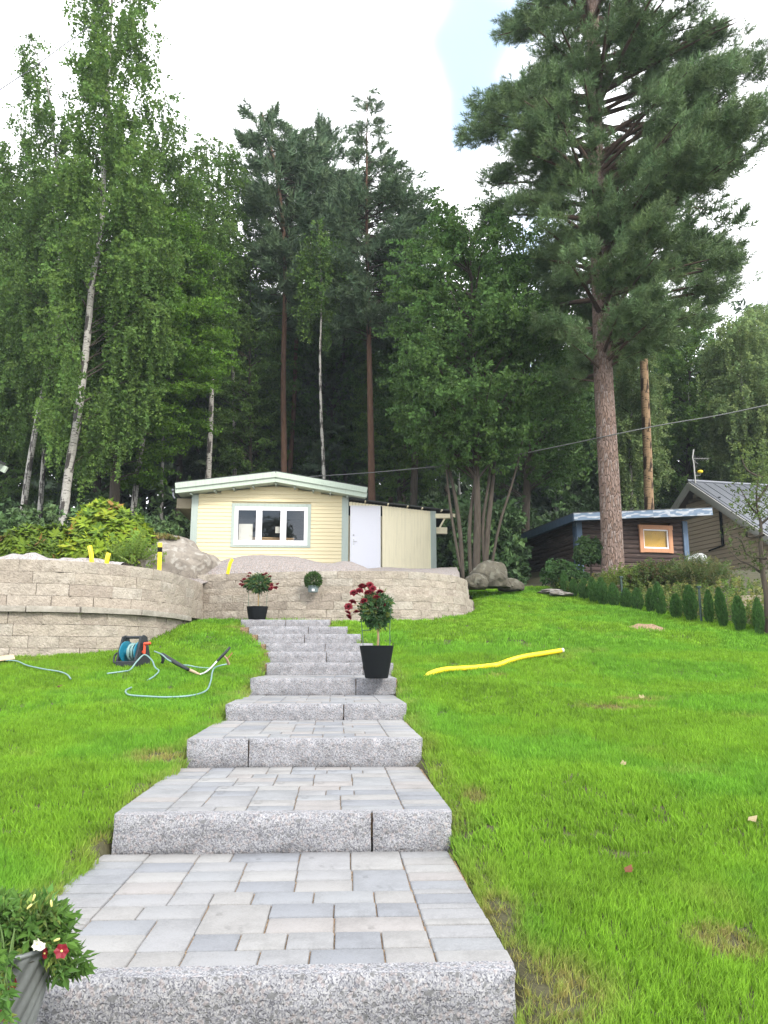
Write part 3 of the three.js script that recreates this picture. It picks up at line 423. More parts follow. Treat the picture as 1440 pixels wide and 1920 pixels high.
// ---------------------------------------------------------------- the taupe house on the right
{
  const A = .244, h = base('neighbour_house', at(1308, 905, 28).setY(2.55), A); tag(h, 'taupe clapboard house with grey metal roof at the right edge', 'house');
  const P = .15, pk = 4.55, half = 3.5, k = .68, wall = new THREE.Group(); wall.name = 'wall'; h.add(wall); const rr = RNG(12);
  for (let y = .45; y < pk - .2; y += P) { const w = Math.min(half, (pk - .16 - y - P) / k + .02); if (w < .15) continue; const m = mesh('board', bx(2 * w, P - .014, .024), M.taupe, wall); m.position.set(-.02, y + P / 2, 0); m.rotation.set(0, -Math.PI / 2, 0); m.rotateX(-.13); }
  mesh('wall_core', merged([bx(.08, pk - half * k - .1, 2 * half, .06, (pk - half * k) / 2, 0), bx(6, pk - half * k - .1, .08, 3, (pk - half * k) / 2, half), bx(6, pk - half * k - .1, .08, 3, (pk - half * k) / 2, -half)]), M.taupeDark, h);
  { const g = prism([[-half, pk - half * k - .12], [half, pk - half * k - .12], [0, pk - .14]], .06); const m = mesh('gable_core', g, M.taupeDark, h); m.rotation.y = -Math.PI / 2; m.position.x = .1; }
  mesh('plinth', merged([bx(.1, .7, 2 * half - .1, .08, .12, 0)]), M.room, h);
  for (const sd of [1, -1]) { mesh('corner_board', bx(.05, pk - half * k, .12, -.045, (pk - half * k) / 2 + .2, sd * (half - .04)), M.white, h); }
  const roof = new THREE.Group(); roof.name = 'roof'; h.add(roof); const sl = Math.hypot(half + .45, (half + .45) * k), an = Math.atan(k);
  for (const sd of [1, -1]) {
    const rs = (name, th, d0, w, x, off, mat) => { const m = mesh(name, bx(w, th, d0), mat, roof); m.position.set(x, pk + off - (half + .45) * k / 2, sd * (half + .45) / 2); m.rotation.x = sd * an; return m; };
    rs('metal_sheet', .03, sl, 7, 3.15, .06, M.tin);
    for (let i = 0; i < 16; i++) rs('seam', .035, sl, .03, -.2 + i * .42, .08, M.tin);
    rs('barge_board', .17, sl + .02, .04, -.4, -.05, M.greyPaint); rs('barge_board', .11, sl, .035, -.365, -.19, M.greyPaint); rs('soffit', .03, sl - .1, .42, -.16, -.1, M.taupeDark);
  }
  mesh('ridge_cap', tube([V(-.42, pk + .1, 0), V(6.6, pk + .1, 0)], .06, 8), M.tin, roof);
  mesh('gable_shade_board', bx(.05, .12, 1.1, -.2, pk - .62, .2), M.taupeDark, h);
  mesh('downpipe', merged([tube([V(-.1, pk - .75, 1.25), V(-.1, 2.05, 1.25)], .05, 8), tube([V(-.1, 2.07, 1.25), V(-.12, 1.98, .5)], .03, 6)]), M.black, h);
  mesh('lamp_bracket', merged([tube([V(-.05, pk - .82, .8), V(-.2, pk - .84, .8)], .02, 6), bx(.1, .1, .1, -.24, pk - .86, .8, .02)]), M.greyPaint, h);
  const an2 = base('aerial', at(1306, 928, 27.8)); tag(an2, 'thin grey aerial mast on the gable of the taupe house', 'antenna');
  mesh('mast', tube([V(0, -.1, 0), V(-.02, 1.2, 0), V(-.05, 1.42, 0), V(.02, 1.72, 0)], .028, 6), M.greyPaint, an2);
  mesh('boom', tube([V(0, 1.38, 0), V(.5, 1.34, .1)], .012, 6), M.greyPaint, an2);
  for (let i = 0; i < 6; i++) mesh('element', tube([V(.05 + i * .09, 1.375 - i * .008, -.25), V(.05 + i * .09, 1.375 - i * .008, .3)], .006, 5), M.greyPaint, an2);
  mesh('stay', tube([V(0, 1.3, 0), V(.12, 1.15, .05)], .01, 5), M.greyPaint, an2);
  const yb = new THREE.SphereGeometry(.09, 12, 8); yb.scale(1.2, .7, 1); const yc = mesh('yellow_cap', yb, M.pipe, an2); yc.position.set(.2, .88, 0); mesh('stalk', tube([V(0, .72, 0), V(.19, .74, 0), V(.2, .86, 0)], .008, 5), M.greyPaint, an2);
  // wooden ladder along the foot of the gable
  const la = base('ladder', V(0, 0, 0)); h.updateMatrixWorld(true); la.applyMatrix4(h.matrixWorld); tag(la, 'weathered wooden ladder lying on edge along the foot of the taupe house', 'ladder');
  for (const y of [.02, .4]) mesh('rail', bx(.05, .06, 2.9, -.3 - (y < .1 ? .08 : 0), y + .12, 1.2, .008), M.plank, la);
  for (let i = 0; i < 9; i++) mesh('rung', tube([V(-.38, .16, -.05 + i * .31), V(-.3, .5, -.05 + i * .31)], .018, 6), M.plank, la);
}
// corner of a house at the left edge of the picture
{
  const e = at(9, 887, 13.5), h = base('left_house', V(e.x, e.y, e.z)); tag(h, 'tip of a pale green eave of a house at the left edge', 'house eave');
  const m1 = mesh('verge_board', bx(2.6, .12, .05), M.mint, h); m1.position.set(-1.15, .62, 0); m1.rotation.z = -.45; const m2 = mesh('roof', bx(2.6, .05, 4), M.felt, h); m2.position.set(-1.17, .72, 2); m2.rotation.z = -.45;
  mesh('wall', bx(2, 2.9, .2, -1.6, -1.1, .5), M.mintTrim, h);
}

// ---------------------------------------------------------------- leaves
function leafQuads(list) {                                            // [base, direction, side, length, width, bend]
  const pos = [], idx = [];
  for (const [b, d, s, L, w, bend] of list) {
    const n = d.clone().cross(s).normalize(), k = pos.length / 3;
    for (const q of [b, b.clone().addScaledVector(d, L * .45).addScaledVector(s, w / 2).addScaledVector(n, bend * L), b.clone().addScaledVector(d, L), b.clone().addScaledVector(d, L * .45).addScaledVector(s, -w / 2).addScaledVector(n, bend * L)]) pos.push(q.x, q.y, q.z);
    idx.push(k, k + 1, k + 2, k, k + 2, k + 3);
  }
  let g = new THREE.BufferGeometry(); g.setAttribute('position', new THREE.Float32BufferAttribute(pos, 3)); g.setIndex(idx); g = g.toNonIndexed(); g.computeVertexNormals(); return g;
}
const rdir = (r) => { const a = r() * 6.2832, z = r() * 2 - 1, q = Math.sqrt(1 - z * z); return V(q * Math.cos(a), z, q * Math.sin(a)); };
function spray(seed, n, len, drop, L, w, flat = 0) {                  // leaves along a twig of length len that leaves +y and bends by drop
  const r = RNG(seed), out = [];
  for (let i = 0; i < n; i++) {
    const t = (i + r()) / n, b = V((r() - .5) * .3 * len * t, len * t, (r() - .5) * .3 * len * t); b.y -= drop * len * t * t;
    const d = rdir(r); d.y = d.y * (1 - flat) - .25; d.normalize(); const s = rdir(r).cross(d).normalize(); out.push([b, d, s, L * (.7 + .6 * r()), w * (.7 + .6 * r()), .12]);
  }
  return leafQuads(out);
}
function needles(seed, n, len, L, w) {
  const r = RNG(seed), pos = [];
  for (let i = 0; i < n; i++) {
    const t = Math.pow((i + r()) / n, .8), a = r() * 6.283, e = mix(.15, 1.15, t) , o = V(Math.cos(a) * Math.cos(e), Math.sin(e), Math.sin(a) * Math.cos(e)), b = V(0, len * t, 0), s = o.clone().cross(rdir(r)).normalize().multiplyScalar(w / 2), l = L * (.7 + .5 * r());
    for (const q of [b.clone().add(s), b.clone().sub(s), b.clone().addScaledVector(o, l)]) pos.push(q.x, q.y, q.z);
  }
  const g = new THREE.BufferGeometry(); g.setAttribute('position', new THREE.Float32BufferAttribute(pos, 3)); g.computeVertexNormals(); return g;
}
function frond(seed, n, len, L, w) {                                  // flat drooping spruce branch
  const r = RNG(seed), out = [];
  for (let i = 0; i < n; i++) for (const sd of [-1, 1]) { const t = (i + r() * .6) / n, b = V(0, len * t, -.25 * len * t * t), d = V(sd * .75, .55, -.25 - r() * .5).normalize(); out.push([b, d, V(0, .2, 1).cross(d).normalize(), L * (1.15 - .7 * t) * (.8 + .4 * r()), w, .05]); }
  out.push([V(0, len * .7, -.12 * len), V(0, 1, -.5).normalize(), V(1, 0, 0), L, w, 0]); return leafQuads(out);
}
const G = {
  birch: spray(1, 16, .42, 0, .1, .075), broad: spray(2, 14, .4, .2, .15, .1, .55), fine: spray(4, 18, .4, .1, .085, .06),
  pine: mergeGeometries([0, 1, 2].map((k) => { const g = needles(11 + k, 30, .13, .125, .0105); g.rotateX(k ? .75 : 0); g.rotateY(k * 2.2); g.translate(0, k ? .02 : .1, 0); return g; })), pineFar: needles(21, 30, .3, .24, .03), spruce: frond(31, 7, .7, .26, .07),
};
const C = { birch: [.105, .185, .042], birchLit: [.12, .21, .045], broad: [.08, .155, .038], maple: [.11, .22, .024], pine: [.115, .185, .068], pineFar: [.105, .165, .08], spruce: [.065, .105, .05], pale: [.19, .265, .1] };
const tone = (c, r, v = .5) => { const k = 1 - v / 2 + v * r(), h = (r() - .5) * .16; return rgb(c[0] * k * (1 + h), c[1] * k, c[2] * k * (1 - h)); };

// a tree: trunk along photo points at one distance, crown [py, half width px, centre px] rows from the bottom up
function tree(name, label, group, o) {
  const d = o.d, r = RNG(o.seed), foot = at(o.trunk[0][0], o.trunk[0][1], d), t = base(name, V(foot.x, o.y0 ?? Math.min(foot.y, lawn(foot.x, foot.z)), foot.z)); tag(t, label, 'tree', group);
  const O = t.position, wpt = o.trunk.map(([px, py, dd = 0]) => at(px, py, d + dd).sub(O)); if (wpt[0].y > -.1) wpt.unshift(wpt[0].clone().setY(-.25));
  const pts = curvePts(wpt, Math.max(8, wpt.length * 4)), y1 = pts[pts.length - 1].y, rad = pts.map((p) => Math.max(o.tip ?? .015, o.r * Math.pow(clamp(1 - p.y / y1 * .97), o.taper ?? .75) * (1 + .45 * Math.exp(-Math.max(p.y, 0) / .35) * (o.flare ?? .6))));
  mesh('trunk', tube(pts, rad, o.seg ?? 9), o.bark, t);
  const onTrunk = (y) => { for (let i = 1; i < pts.length; i++) if (pts[i].y >= y) { const k = clamp((y - pts[i - 1].y) / (pts[i].y - pts[i - 1].y + 1e-6)); return pts[i - 1].clone().lerp(pts[i], k); } return pts[pts.length - 1].clone(); };
  let low = true; const azim = () => { let a; do a = r() * 6.283; while (o.front !== undefined && Math.sin(a) > .15 && low && r() > o.front); return a; };
  const limbs = [], rows = o.crown, mats = [], cols = [], kinds = o.kind;
  const rowAt = (u) => { const f = u * (rows.length - 1), i = Math.min(Math.floor(f), rows.length - 2), k = f - i; return [0, 1, 2].map((q) => mix(rows[i][q], rows[i + 1][q], k)); };
  const areas = []; let total = 0; for (let i = 0; i < 60; i++) { const q = rowAt((i + .5) / 60), seg = Math.abs(rowAt((i + 1) / 60)[0] - rowAt(i / 60)[0]); total += seg * (q[1] + 22); areas.push(total); }
  for (let b = 0; b < o.branches; b++) {
    const pick = (b + r()) / o.branches * total, u = (areas.findIndex((a) => a >= pick) + r()) / 60, [py, hw, cx] = rowAt(clamp(u));
    const mid = at(cx, py, d).sub(O), pm = FOCAL / (at(cx + 1, py, d).x - at(cx, py, d).x) / FOCAL, R = hw / pm, az = (low = py > (o.frontTo ?? 400), azim()), len = R * (.55 + .5 * Math.sqrt(r()));
    const tip = mid.clone().add(V(Math.cos(az) * len, (r() - .5) * .3, Math.sin(az) * len * (o.deep ?? 1))), run = Math.hypot(tip.x - mid.x, tip.z - mid.z), s0 = onTrunk(clamp(tip.y - o.rise * run, .3, y1 - .05));
    const ctl = s0.clone().lerp(tip, .5); ctl.y += (o.arch ?? .15) * run; const bp = [0, .25, .5, .75, 1].map((k) => { const a = s0.clone().lerp(ctl, k), c = ctl.clone().lerp(tip, k); return a.lerp(c, k); });
    if (b % (o.limbEvery ?? 2) === 0) limbs.push(tube(bp, [.045, .036, .026, .016, .006].map((q) => q * (o.limb ?? 1) * clamp(run / 2, .35, 1.3)), 4, false));
    const n = Math.max(2, Math.round(run * o.dense)), knots = o.knots ? Array.from({ length: Math.max(2, Math.round(run * o.knots)) }, () => 1 - Math.pow(r(), 1.3) * (o.inner ?? .7)).map((k) => [k, V((r() - .5) * .5 * run * k * .7, 0, (r() - .5) * .5 * run * k * .7)]) : null;
    for (let i = 0; i < n; i++) {
      const kn = knots && knots[Math.floor(r() * knots.length)], k = kn ? kn[0] : 1 - Math.pow(r(), 1.5) * (o.inner ?? .7), a = s0.clone().lerp(ctl, k), c = ctl.clone().lerp(tip, k), p = a.lerp(c, k), sp = kn ? o.knot : (o.spread ?? .16) * run * (.4 + k * .6) + .08;
      if (kn) p.add(kn[1]);
      p.add(V((r() - .5) * 2 * sp, (r() - .5) * sp * (o.vert ?? 1), (r() - .5) * 2 * sp));
      const out = V(tip.x - s0.x, 0, tip.z - s0.z).normalize(), dir = out.multiplyScalar(o.outw ?? 1).add(V((r() - .5) * .9, o.lift + (r() - .5) * .5, (r() - .5) * .9));
      mats.push(place(p, dir, r() * 6.28, (o.size ?? 1) * (.7 + .6 * r()))); cols.push(tone(o.color, r, .7));
      if (o.hang && r() < o.hang) { const q = p.clone(); const m = 1 + Math.floor(r() * 3); for (let h = 0; h < m; h++) { q.y -= .3; mats.push(place(q.clone(), V((r() - .5) * .3, -1, (r() - .5) * .3), r() * 6.28, (o.size ?? 1) * (.7 + .5 * r()))); cols.push(tone(o.color, r, .7)); } }
    }
  }
  if (o.limbEvery !== 0 && limbs.length) mesh('limbs', merged(limbs), o.limbBark ?? o.bark, t);
  scatter('crown', kinds, o.mat ?? M.leaf, mats, cols, t); counts += mats.length;
  return t;
}
let counts = 0;
const birch = { bark: M.birch, limbBark: M.darkBark, kind: G.birch, color: C.birch, rise: .7, arch: .18, lift: -.5, outw: .6, dense: 9, hang: .55, spread: .14, limbEvery: 3, limb: .7 };
const pine = { bark: M.redBark, limbBark: M.darkBark, kind: G.pineFar, mat: M.needle, color: C.pineFar, rise: .15, arch: .1, lift: .6, dense: 11, spread: .2, limbEvery: 1, inner: .6, taper: .5 };
const broad = { bark: M.darkBark, kind: G.fine, color: C.broad, rise: .55, arch: .12, lift: -.1, dense: 14, spread: .2, size: 1.1, limbEvery: 2 };
const spruce = { bark: M.darkBark, kind: G.spruce, mat: M.needle, color: C.spruce, rise: -.25, arch: .1, lift: -.25, dense: 8, spread: .05, limbEvery: 4, inner: .8, outw: 1.4 };

// the big pine on the right
tree('pine_tree', 'massive old pine with thick scaly trunk and huge dark crown before the brown shed', null, { ...pine, seed: 101, d: 19, y0: 2.3, r: .27, taper: .42, flare: 1.1, seg: 24, bark: M.pineBark, kind: G.pine, color: C.pine, branches: 205, dense: 25, knots: 1.15, knot: .4, size: 1.15, vert: .75, rise: .22, arch: .05, lift: .75, limb: 1.5, limbEvery: 1, inner: .62, limbBark: M.limbBark,
  trunk: [[1150, 1085], [1147, 1000], [1140, 860], [1131, 700], [1126, 520], [1118, 330], [1113, 120], [1108, -130], [1105, -420]],
  crown: [[705, 70, 1115], [655, 170, 1090], [590, 190, 1120], [520, 228, 1165], [430, 250, 1170], [330, 252, 1165], [240, 252, 1168], [160, 235, 1155], [60, 205, 1115], [-60, 175, 1095], [-200, 170, 1095], [-380, 60, 1100]] });
// pines and the narrow spire behind the yellow house
tree('pine_tree', 'tall pine with reddish trunk rising behind the middle of the yellow house roof', null, { ...pine, seed: 102, d: 30, r: .14, branches: 120, size: 1.3,
  trunk: [[532, 895], [531, 700], [534, 470], [518, 320], [492, 215]], crown: [[620, 40, 540], [540, 62, 545], [470, 80, 550], [400, 95, 558], [330, 85, 550], [280, 75, 525], [230, 45, 500], [200, 22, 490]] });
tree('pine_tree', 'pine with leaning bare trunk just right of the tallest red trunk behind the roof', null, { ...pine, seed: 103, d: 33, r: .12, branches: 105, size: 1.3,
  trunk: [[543, 900], [551, 760], [558, 600], [575, 440], [600, 270]], crown: [[600, 40, 590], [520, 60, 595], [450, 75, 600], [400, 78, 605], [350, 75, 612], [300, 65, 605], [262, 45, 590], [245, 15, 585]] });
tree('pine_tree', 'slender pine with narrow spire top and orange trunk behind the right roof end', null, { ...pine, seed: 104, d: 28, r: .16, branches: 190, size: 1.0, rise: 0, lift: .35, taper: .9,
  trunk: [[697, 945], [694, 760], [691, 600], [688, 450], [688, 160]], crown: [[640, 75, 690], [560, 95, 695], [470, 92, 705], [400, 85, 715], [330, 62, 708], [300, 34, 695], [240, 26, 690], [200, 17, 689], [165, 5, 688]] });
tree('pine_tree', 'second pine with pale orange trunk right of the massive pine, behind the shed roof', null, { ...pine, seed: 105, d: 25.6, r: .17, branches: 70, size: 1.3, taper: .35, seg: 12, color: C.pine, bark: M.tanBark,
  trunk: [[1218, 975], [1214, 850], [1209, 730], [1205, 560], [1210, 300]], crown: [[640, 60, 1230], [560, 110, 1240], [450, 130, 1240], [340, 120, 1230], [280, 50, 1220]] });
// birches on the left
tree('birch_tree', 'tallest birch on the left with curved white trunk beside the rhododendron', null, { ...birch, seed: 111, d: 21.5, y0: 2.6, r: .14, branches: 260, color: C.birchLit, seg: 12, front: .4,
  trunk: [[118, 985], [128, 890], [146, 780], [163, 640], [174, 520], [190, 430], [196, 250], [208, 60], [214, -120]], crown: [[830, 75, 140], [760, 95, 170], [660, 105, 190], [560, 110, 215], [450, 105, 215], [340, 95, 215], [240, 75, 215], [150, 72, 215], [60, 72, 215], [-60, 60, 215], [-170, 22, 215]] });
tree('birch_tree', 'birch at the far left whose thin drooping top leans over to the left', null, { ...birch, seed: 112, d: 24, r: .11, branches: 165, front: .4,
  trunk: [[42, 975], [54, 880], [80, 740], [108, 640], [112, 500], [105, 300], [88, 160], [50, 55]], crown: [[760, 70, 85], [660, 90, 90], [540, 95, 95], [420, 80, 100], [320, 52, 100], [240, 42, 95], [160, 34, 82], [90, 26, 62], [48, 12, 52]] });
tree('birch_tree', 'slim birch with double stem half hidden among the leaves at the left edge', null, { ...birch, seed: 113, d: 26, r: .1, branches: 170,
  trunk: [[75, 960], [88, 760], [90, 560], [70, 400], [30, 205]], crown: [[800, 70, 50], [680, 95, 40], [560, 100, 40], [430, 85, 35], [330, 60, 30], [250, 28, 28], [200, 10, 28]] });
tree('birch_tree', 'white stemmed birch standing left of the yellow house roof', null, { ...birch, seed: 114, d: 28, r: .13, branches: 95, dense: 7,
  trunk: [[390, 905], [396, 760], [398, 600], [397, 430], [385, 250]], crown: [[640, 40, 398], [560, 50, 398], [470, 58, 400], [380, 55, 402], [310, 52, 402], [268, 45, 402], [240, 12, 392]] });
tree('birch_tree', 'very thin straight white birch stem right of centre behind the yellow house', null, { ...birch, seed: 115, d: 27, r: .085, branches: 45, dense: 7,
  trunk: [[607, 900], [602, 780], [600, 660], [603, 560], [598, 420]], crown: [[600, 25, 602], [540, 45, 600], [480, 45, 600], [420, 22, 600]] });
tree('birch_tree', 'birch with dense crown and pointed top between the tall birch and the house', null, { ...birch, seed: 116, d: 25.5, r: .11, branches: 200, 
  trunk: [[250, 960], [275, 760], [292, 520], [300, 330], [310, 175]], crown: [[700, 70, 300], [600, 90, 310], [500, 95, 320], [420, 90, 330], [340, 70, 320], [285, 40, 315], [220, 20, 314], [170, 8, 312]] });
tree('birch_tree', 'sparse young birch with bright gaps beside the left pine crown', null, { ...birch, seed: 117, d: 31, r: .1, branches: 95, dense: 6,
  trunk: [[440, 900], [437, 700], [430, 450], [425, 265]], crown: [[640, 35, 440], [540, 48, 440], [440, 45, 435], [360, 38, 430], [300, 25, 425], [265, 8, 422]] });
// leafy trees
tree('leafy_tree', 'bright green leafy tree with layered branches over the boulder left of the house', null, { ...broad, seed: 121, d: 24.5, r: .2, branches: 150, color: C.maple, vert: .35, rise: .35, lift: -.3, inner: .5, dense: 15,
  trunk: [[213, 1000], [218, 860], [235, 700], [262, 560], [285, 430]], crown: [[890, 60, 235], [800, 105, 260], [700, 140, 275], [600, 125, 290], [520, 100, 300], [440, 80, 305], [390, 30, 300]] });
tree('leafy_tree', 'many stemmed leafy tree spreading from the bank right of the retaining wall', null, { ...broad, seed: 122, d: 20, y0: 2.4, r: .11, branches: 190, rise: .9,
  trunk: [[893, 1062], [895, 980], [893, 880], [890, 740], [885, 560], [880, 430]], crown: [[860, 70, 870], [780, 125, 875], [680, 140, 880], [580, 130, 875], [490, 110, 870], [420, 75, 865], [385, 30, 870]] });
{
  const mt = scene.children[scene.children.length - 1], O = mt.position;
  for (const [x0, x1, x2, x3, r] of [[868, 862, 845, 800, .06], [884, 880, 892, 900, .055], [905, 915, 925, 935, .075], [910, 935, 965, 1000, .04], [875, 850, 838, 830, .04], [914, 905, 918, 930, .05]]) mesh('trunk', tube(curvePts([at(x0, 1066, 20).setY(O.y - .2), at(x1, 990, 20), at(x2, 890, 20 + r * 4), at(x3, 720, 20)].map((p) => p.sub(O)), 10), [1, .97, .93, .9, .85, .8, .74, .67, .58, .46, .3].map((k) => k * r), 8), M.darkBark, mt);
}
tree('leafy_tree', 'dark leafy tree filling the gap between the lean-to and the massive pine', null, { ...broad, seed: 123, d: 26, r: .16, branches: 200, dense: 11,
  trunk: [[985, 1000], [990, 850], [985, 650], [980, 420]], crown: [[900, 90, 985], [780, 125, 985], [660, 130, 980], [560, 120, 970], [470, 100, 960], [400, 70, 930], [372, 30, 915]] });
tree('leafy_tree', 'tall leafy tree right of the narrow spire, its rounded top against the sky', null, { ...broad, seed: 124, d: 30, r: .18, branches: 200, dense: 10,
  trunk: [[775, 960], [780, 800], [785, 600], [770, 350]], crown: [[820, 70, 790], [700, 90, 790], [600, 100, 795], [500, 95, 795], [430, 85, 795], [380, 60, 770], [335, 22, 752]] });
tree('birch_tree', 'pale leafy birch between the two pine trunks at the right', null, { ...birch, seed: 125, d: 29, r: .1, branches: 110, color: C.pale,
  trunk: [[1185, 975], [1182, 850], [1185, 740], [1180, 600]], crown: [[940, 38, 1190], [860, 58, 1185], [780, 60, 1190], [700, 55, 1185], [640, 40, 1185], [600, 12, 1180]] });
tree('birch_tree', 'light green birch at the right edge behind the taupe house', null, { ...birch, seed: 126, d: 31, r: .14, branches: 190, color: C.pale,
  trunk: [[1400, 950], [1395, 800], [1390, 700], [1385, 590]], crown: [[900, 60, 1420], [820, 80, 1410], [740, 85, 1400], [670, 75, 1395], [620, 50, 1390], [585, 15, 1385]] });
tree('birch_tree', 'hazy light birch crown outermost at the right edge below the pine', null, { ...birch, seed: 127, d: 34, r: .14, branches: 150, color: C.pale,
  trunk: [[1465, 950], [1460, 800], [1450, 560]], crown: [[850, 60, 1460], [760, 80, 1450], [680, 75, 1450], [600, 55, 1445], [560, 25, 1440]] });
tree('leafy_tree', 'mid green leafy tree behind the gap between shed and taupe house', null, { ...broad, seed: 128, d: 33, r: .14, branches: 170, color: C.birch, kind: G.fine,
  trunk: [[1290, 960], [1292, 800], [1295, 640]], crown: [[930, 55, 1280], [850, 75, 1285], [760, 85, 1290], [690, 75, 1295], [630, 50, 1300], [590, 15, 1300]] });
tree('leafy_tree', 'dense leafy tree at the far left edge behind the birches', null, { ...broad, seed: 129, d: 29, r: .16, branches: 190, color: C.birch,
  trunk: [[-20, 960], [-10, 750], [0, 400]], crown: [[930, 80, -10], [800, 120, 0], [650, 130, 10], [500, 115, 15], [380, 85, 10], [300, 30, 5]] });
tree('leafy_tree', 'broad dark leafy tree behind the tallest birch', null, { ...broad, seed: 130, d: 30, r: .18, branches: 240, dense: 9,
  trunk: [[180, 960], [190, 700], [200, 330]], crown: [[900, 90, 190], [760, 140, 200], [620, 150, 200], [480, 140, 205], [380, 115, 215], [300, 70, 215], [255, 25, 215]] });
tree('leafy_tree', 'mid green leafy tree between the white birch stem and the red pine trunks', null, { ...broad, seed: 131, d: 31, r: .1, branches: 170, color: C.birch,
  trunk: [[470, 930], [468, 750], [470, 470]], crown: [[900, 55, 470], [800, 70, 470], [690, 72, 468], [590, 60, 468], [510, 40, 470], [450, 12, 470]] });
tree('leafy_tree', 'leafy tree behind the thin birch stem and left of the orange spire trunk', null, { ...broad, seed: 132, d: 34, r: .1, branches: 190,
  trunk: [[620, 930], [622, 750], [625, 480]], crown: [[900, 60, 620], [800, 80, 620], [690, 82, 622], [590, 70, 625], [520, 45, 625], [470, 12, 626]] });
tree('leafy_tree', 'slim leafy tree just right of the orange spire trunk', null, { ...broad, seed: 133, d: 31, r: .1, branches: 160, color: C.birch,
  trunk: [[748, 945], [746, 760], [742, 520]], crown: [[920, 50, 748], [830, 65, 748], [730, 66, 746], [630, 55, 744], [550, 35, 743], [500, 10, 742]] });
tree('leafy_tree', 'leafy tree low between the two reddish pine trunks behind the ridge', null, { ...broad, seed: 134, d: 36, r: .1, branches: 150,
  trunk: [[556, 930], [556, 760], [558, 560]], crown: [[900, 50, 556], [800, 66, 556], [710, 66, 557], [630, 50, 558], [560, 12, 558]] });
// spruces one can tell apart behind the house
tree('spruce_tree', 'dark spruce behind the bright leafy tree left of the house', null, { ...spruce, seed: 141, d: 33, r: .18, branches: 170, trunk: [[335, 940], [338, 700], [340, 380]], crown: [[900, 95, 335], [780, 85, 336], [650, 65, 338], [500, 38, 340], [380, 6, 340]] });
tree('spruce_tree', 'dark spruce filling the space behind the house ridge', null, { ...spruce, seed: 142, d: 35, r: .18, branches: 170, trunk: [[480, 940], [480, 700], [482, 420]], crown: [[900, 80, 480], [780, 75, 480], [650, 55, 481], [520, 30, 482], [420, 5, 482]] });
tree('spruce_tree', 'dark spruce between the thin birch stem and the narrow spire', null, { ...spruce, seed: 143, d: 34, r: .18, branches: 170, trunk: [[645, 940], [645, 700], [646, 430]], crown: [[900, 80, 645], [780, 72, 645], [650, 52, 646], [520, 28, 646], [430, 5, 646]] });
tree('spruce_tree', 'dark spruce behind the lean-to roof', null, { ...spruce, seed: 144, d: 37, r: .18, branches: 170, trunk: [[755, 960], [755, 700], [756, 480]], crown: [[920, 80, 755], [800, 72, 755], [680, 52, 756], [570, 28, 756], [480, 5, 756]] });

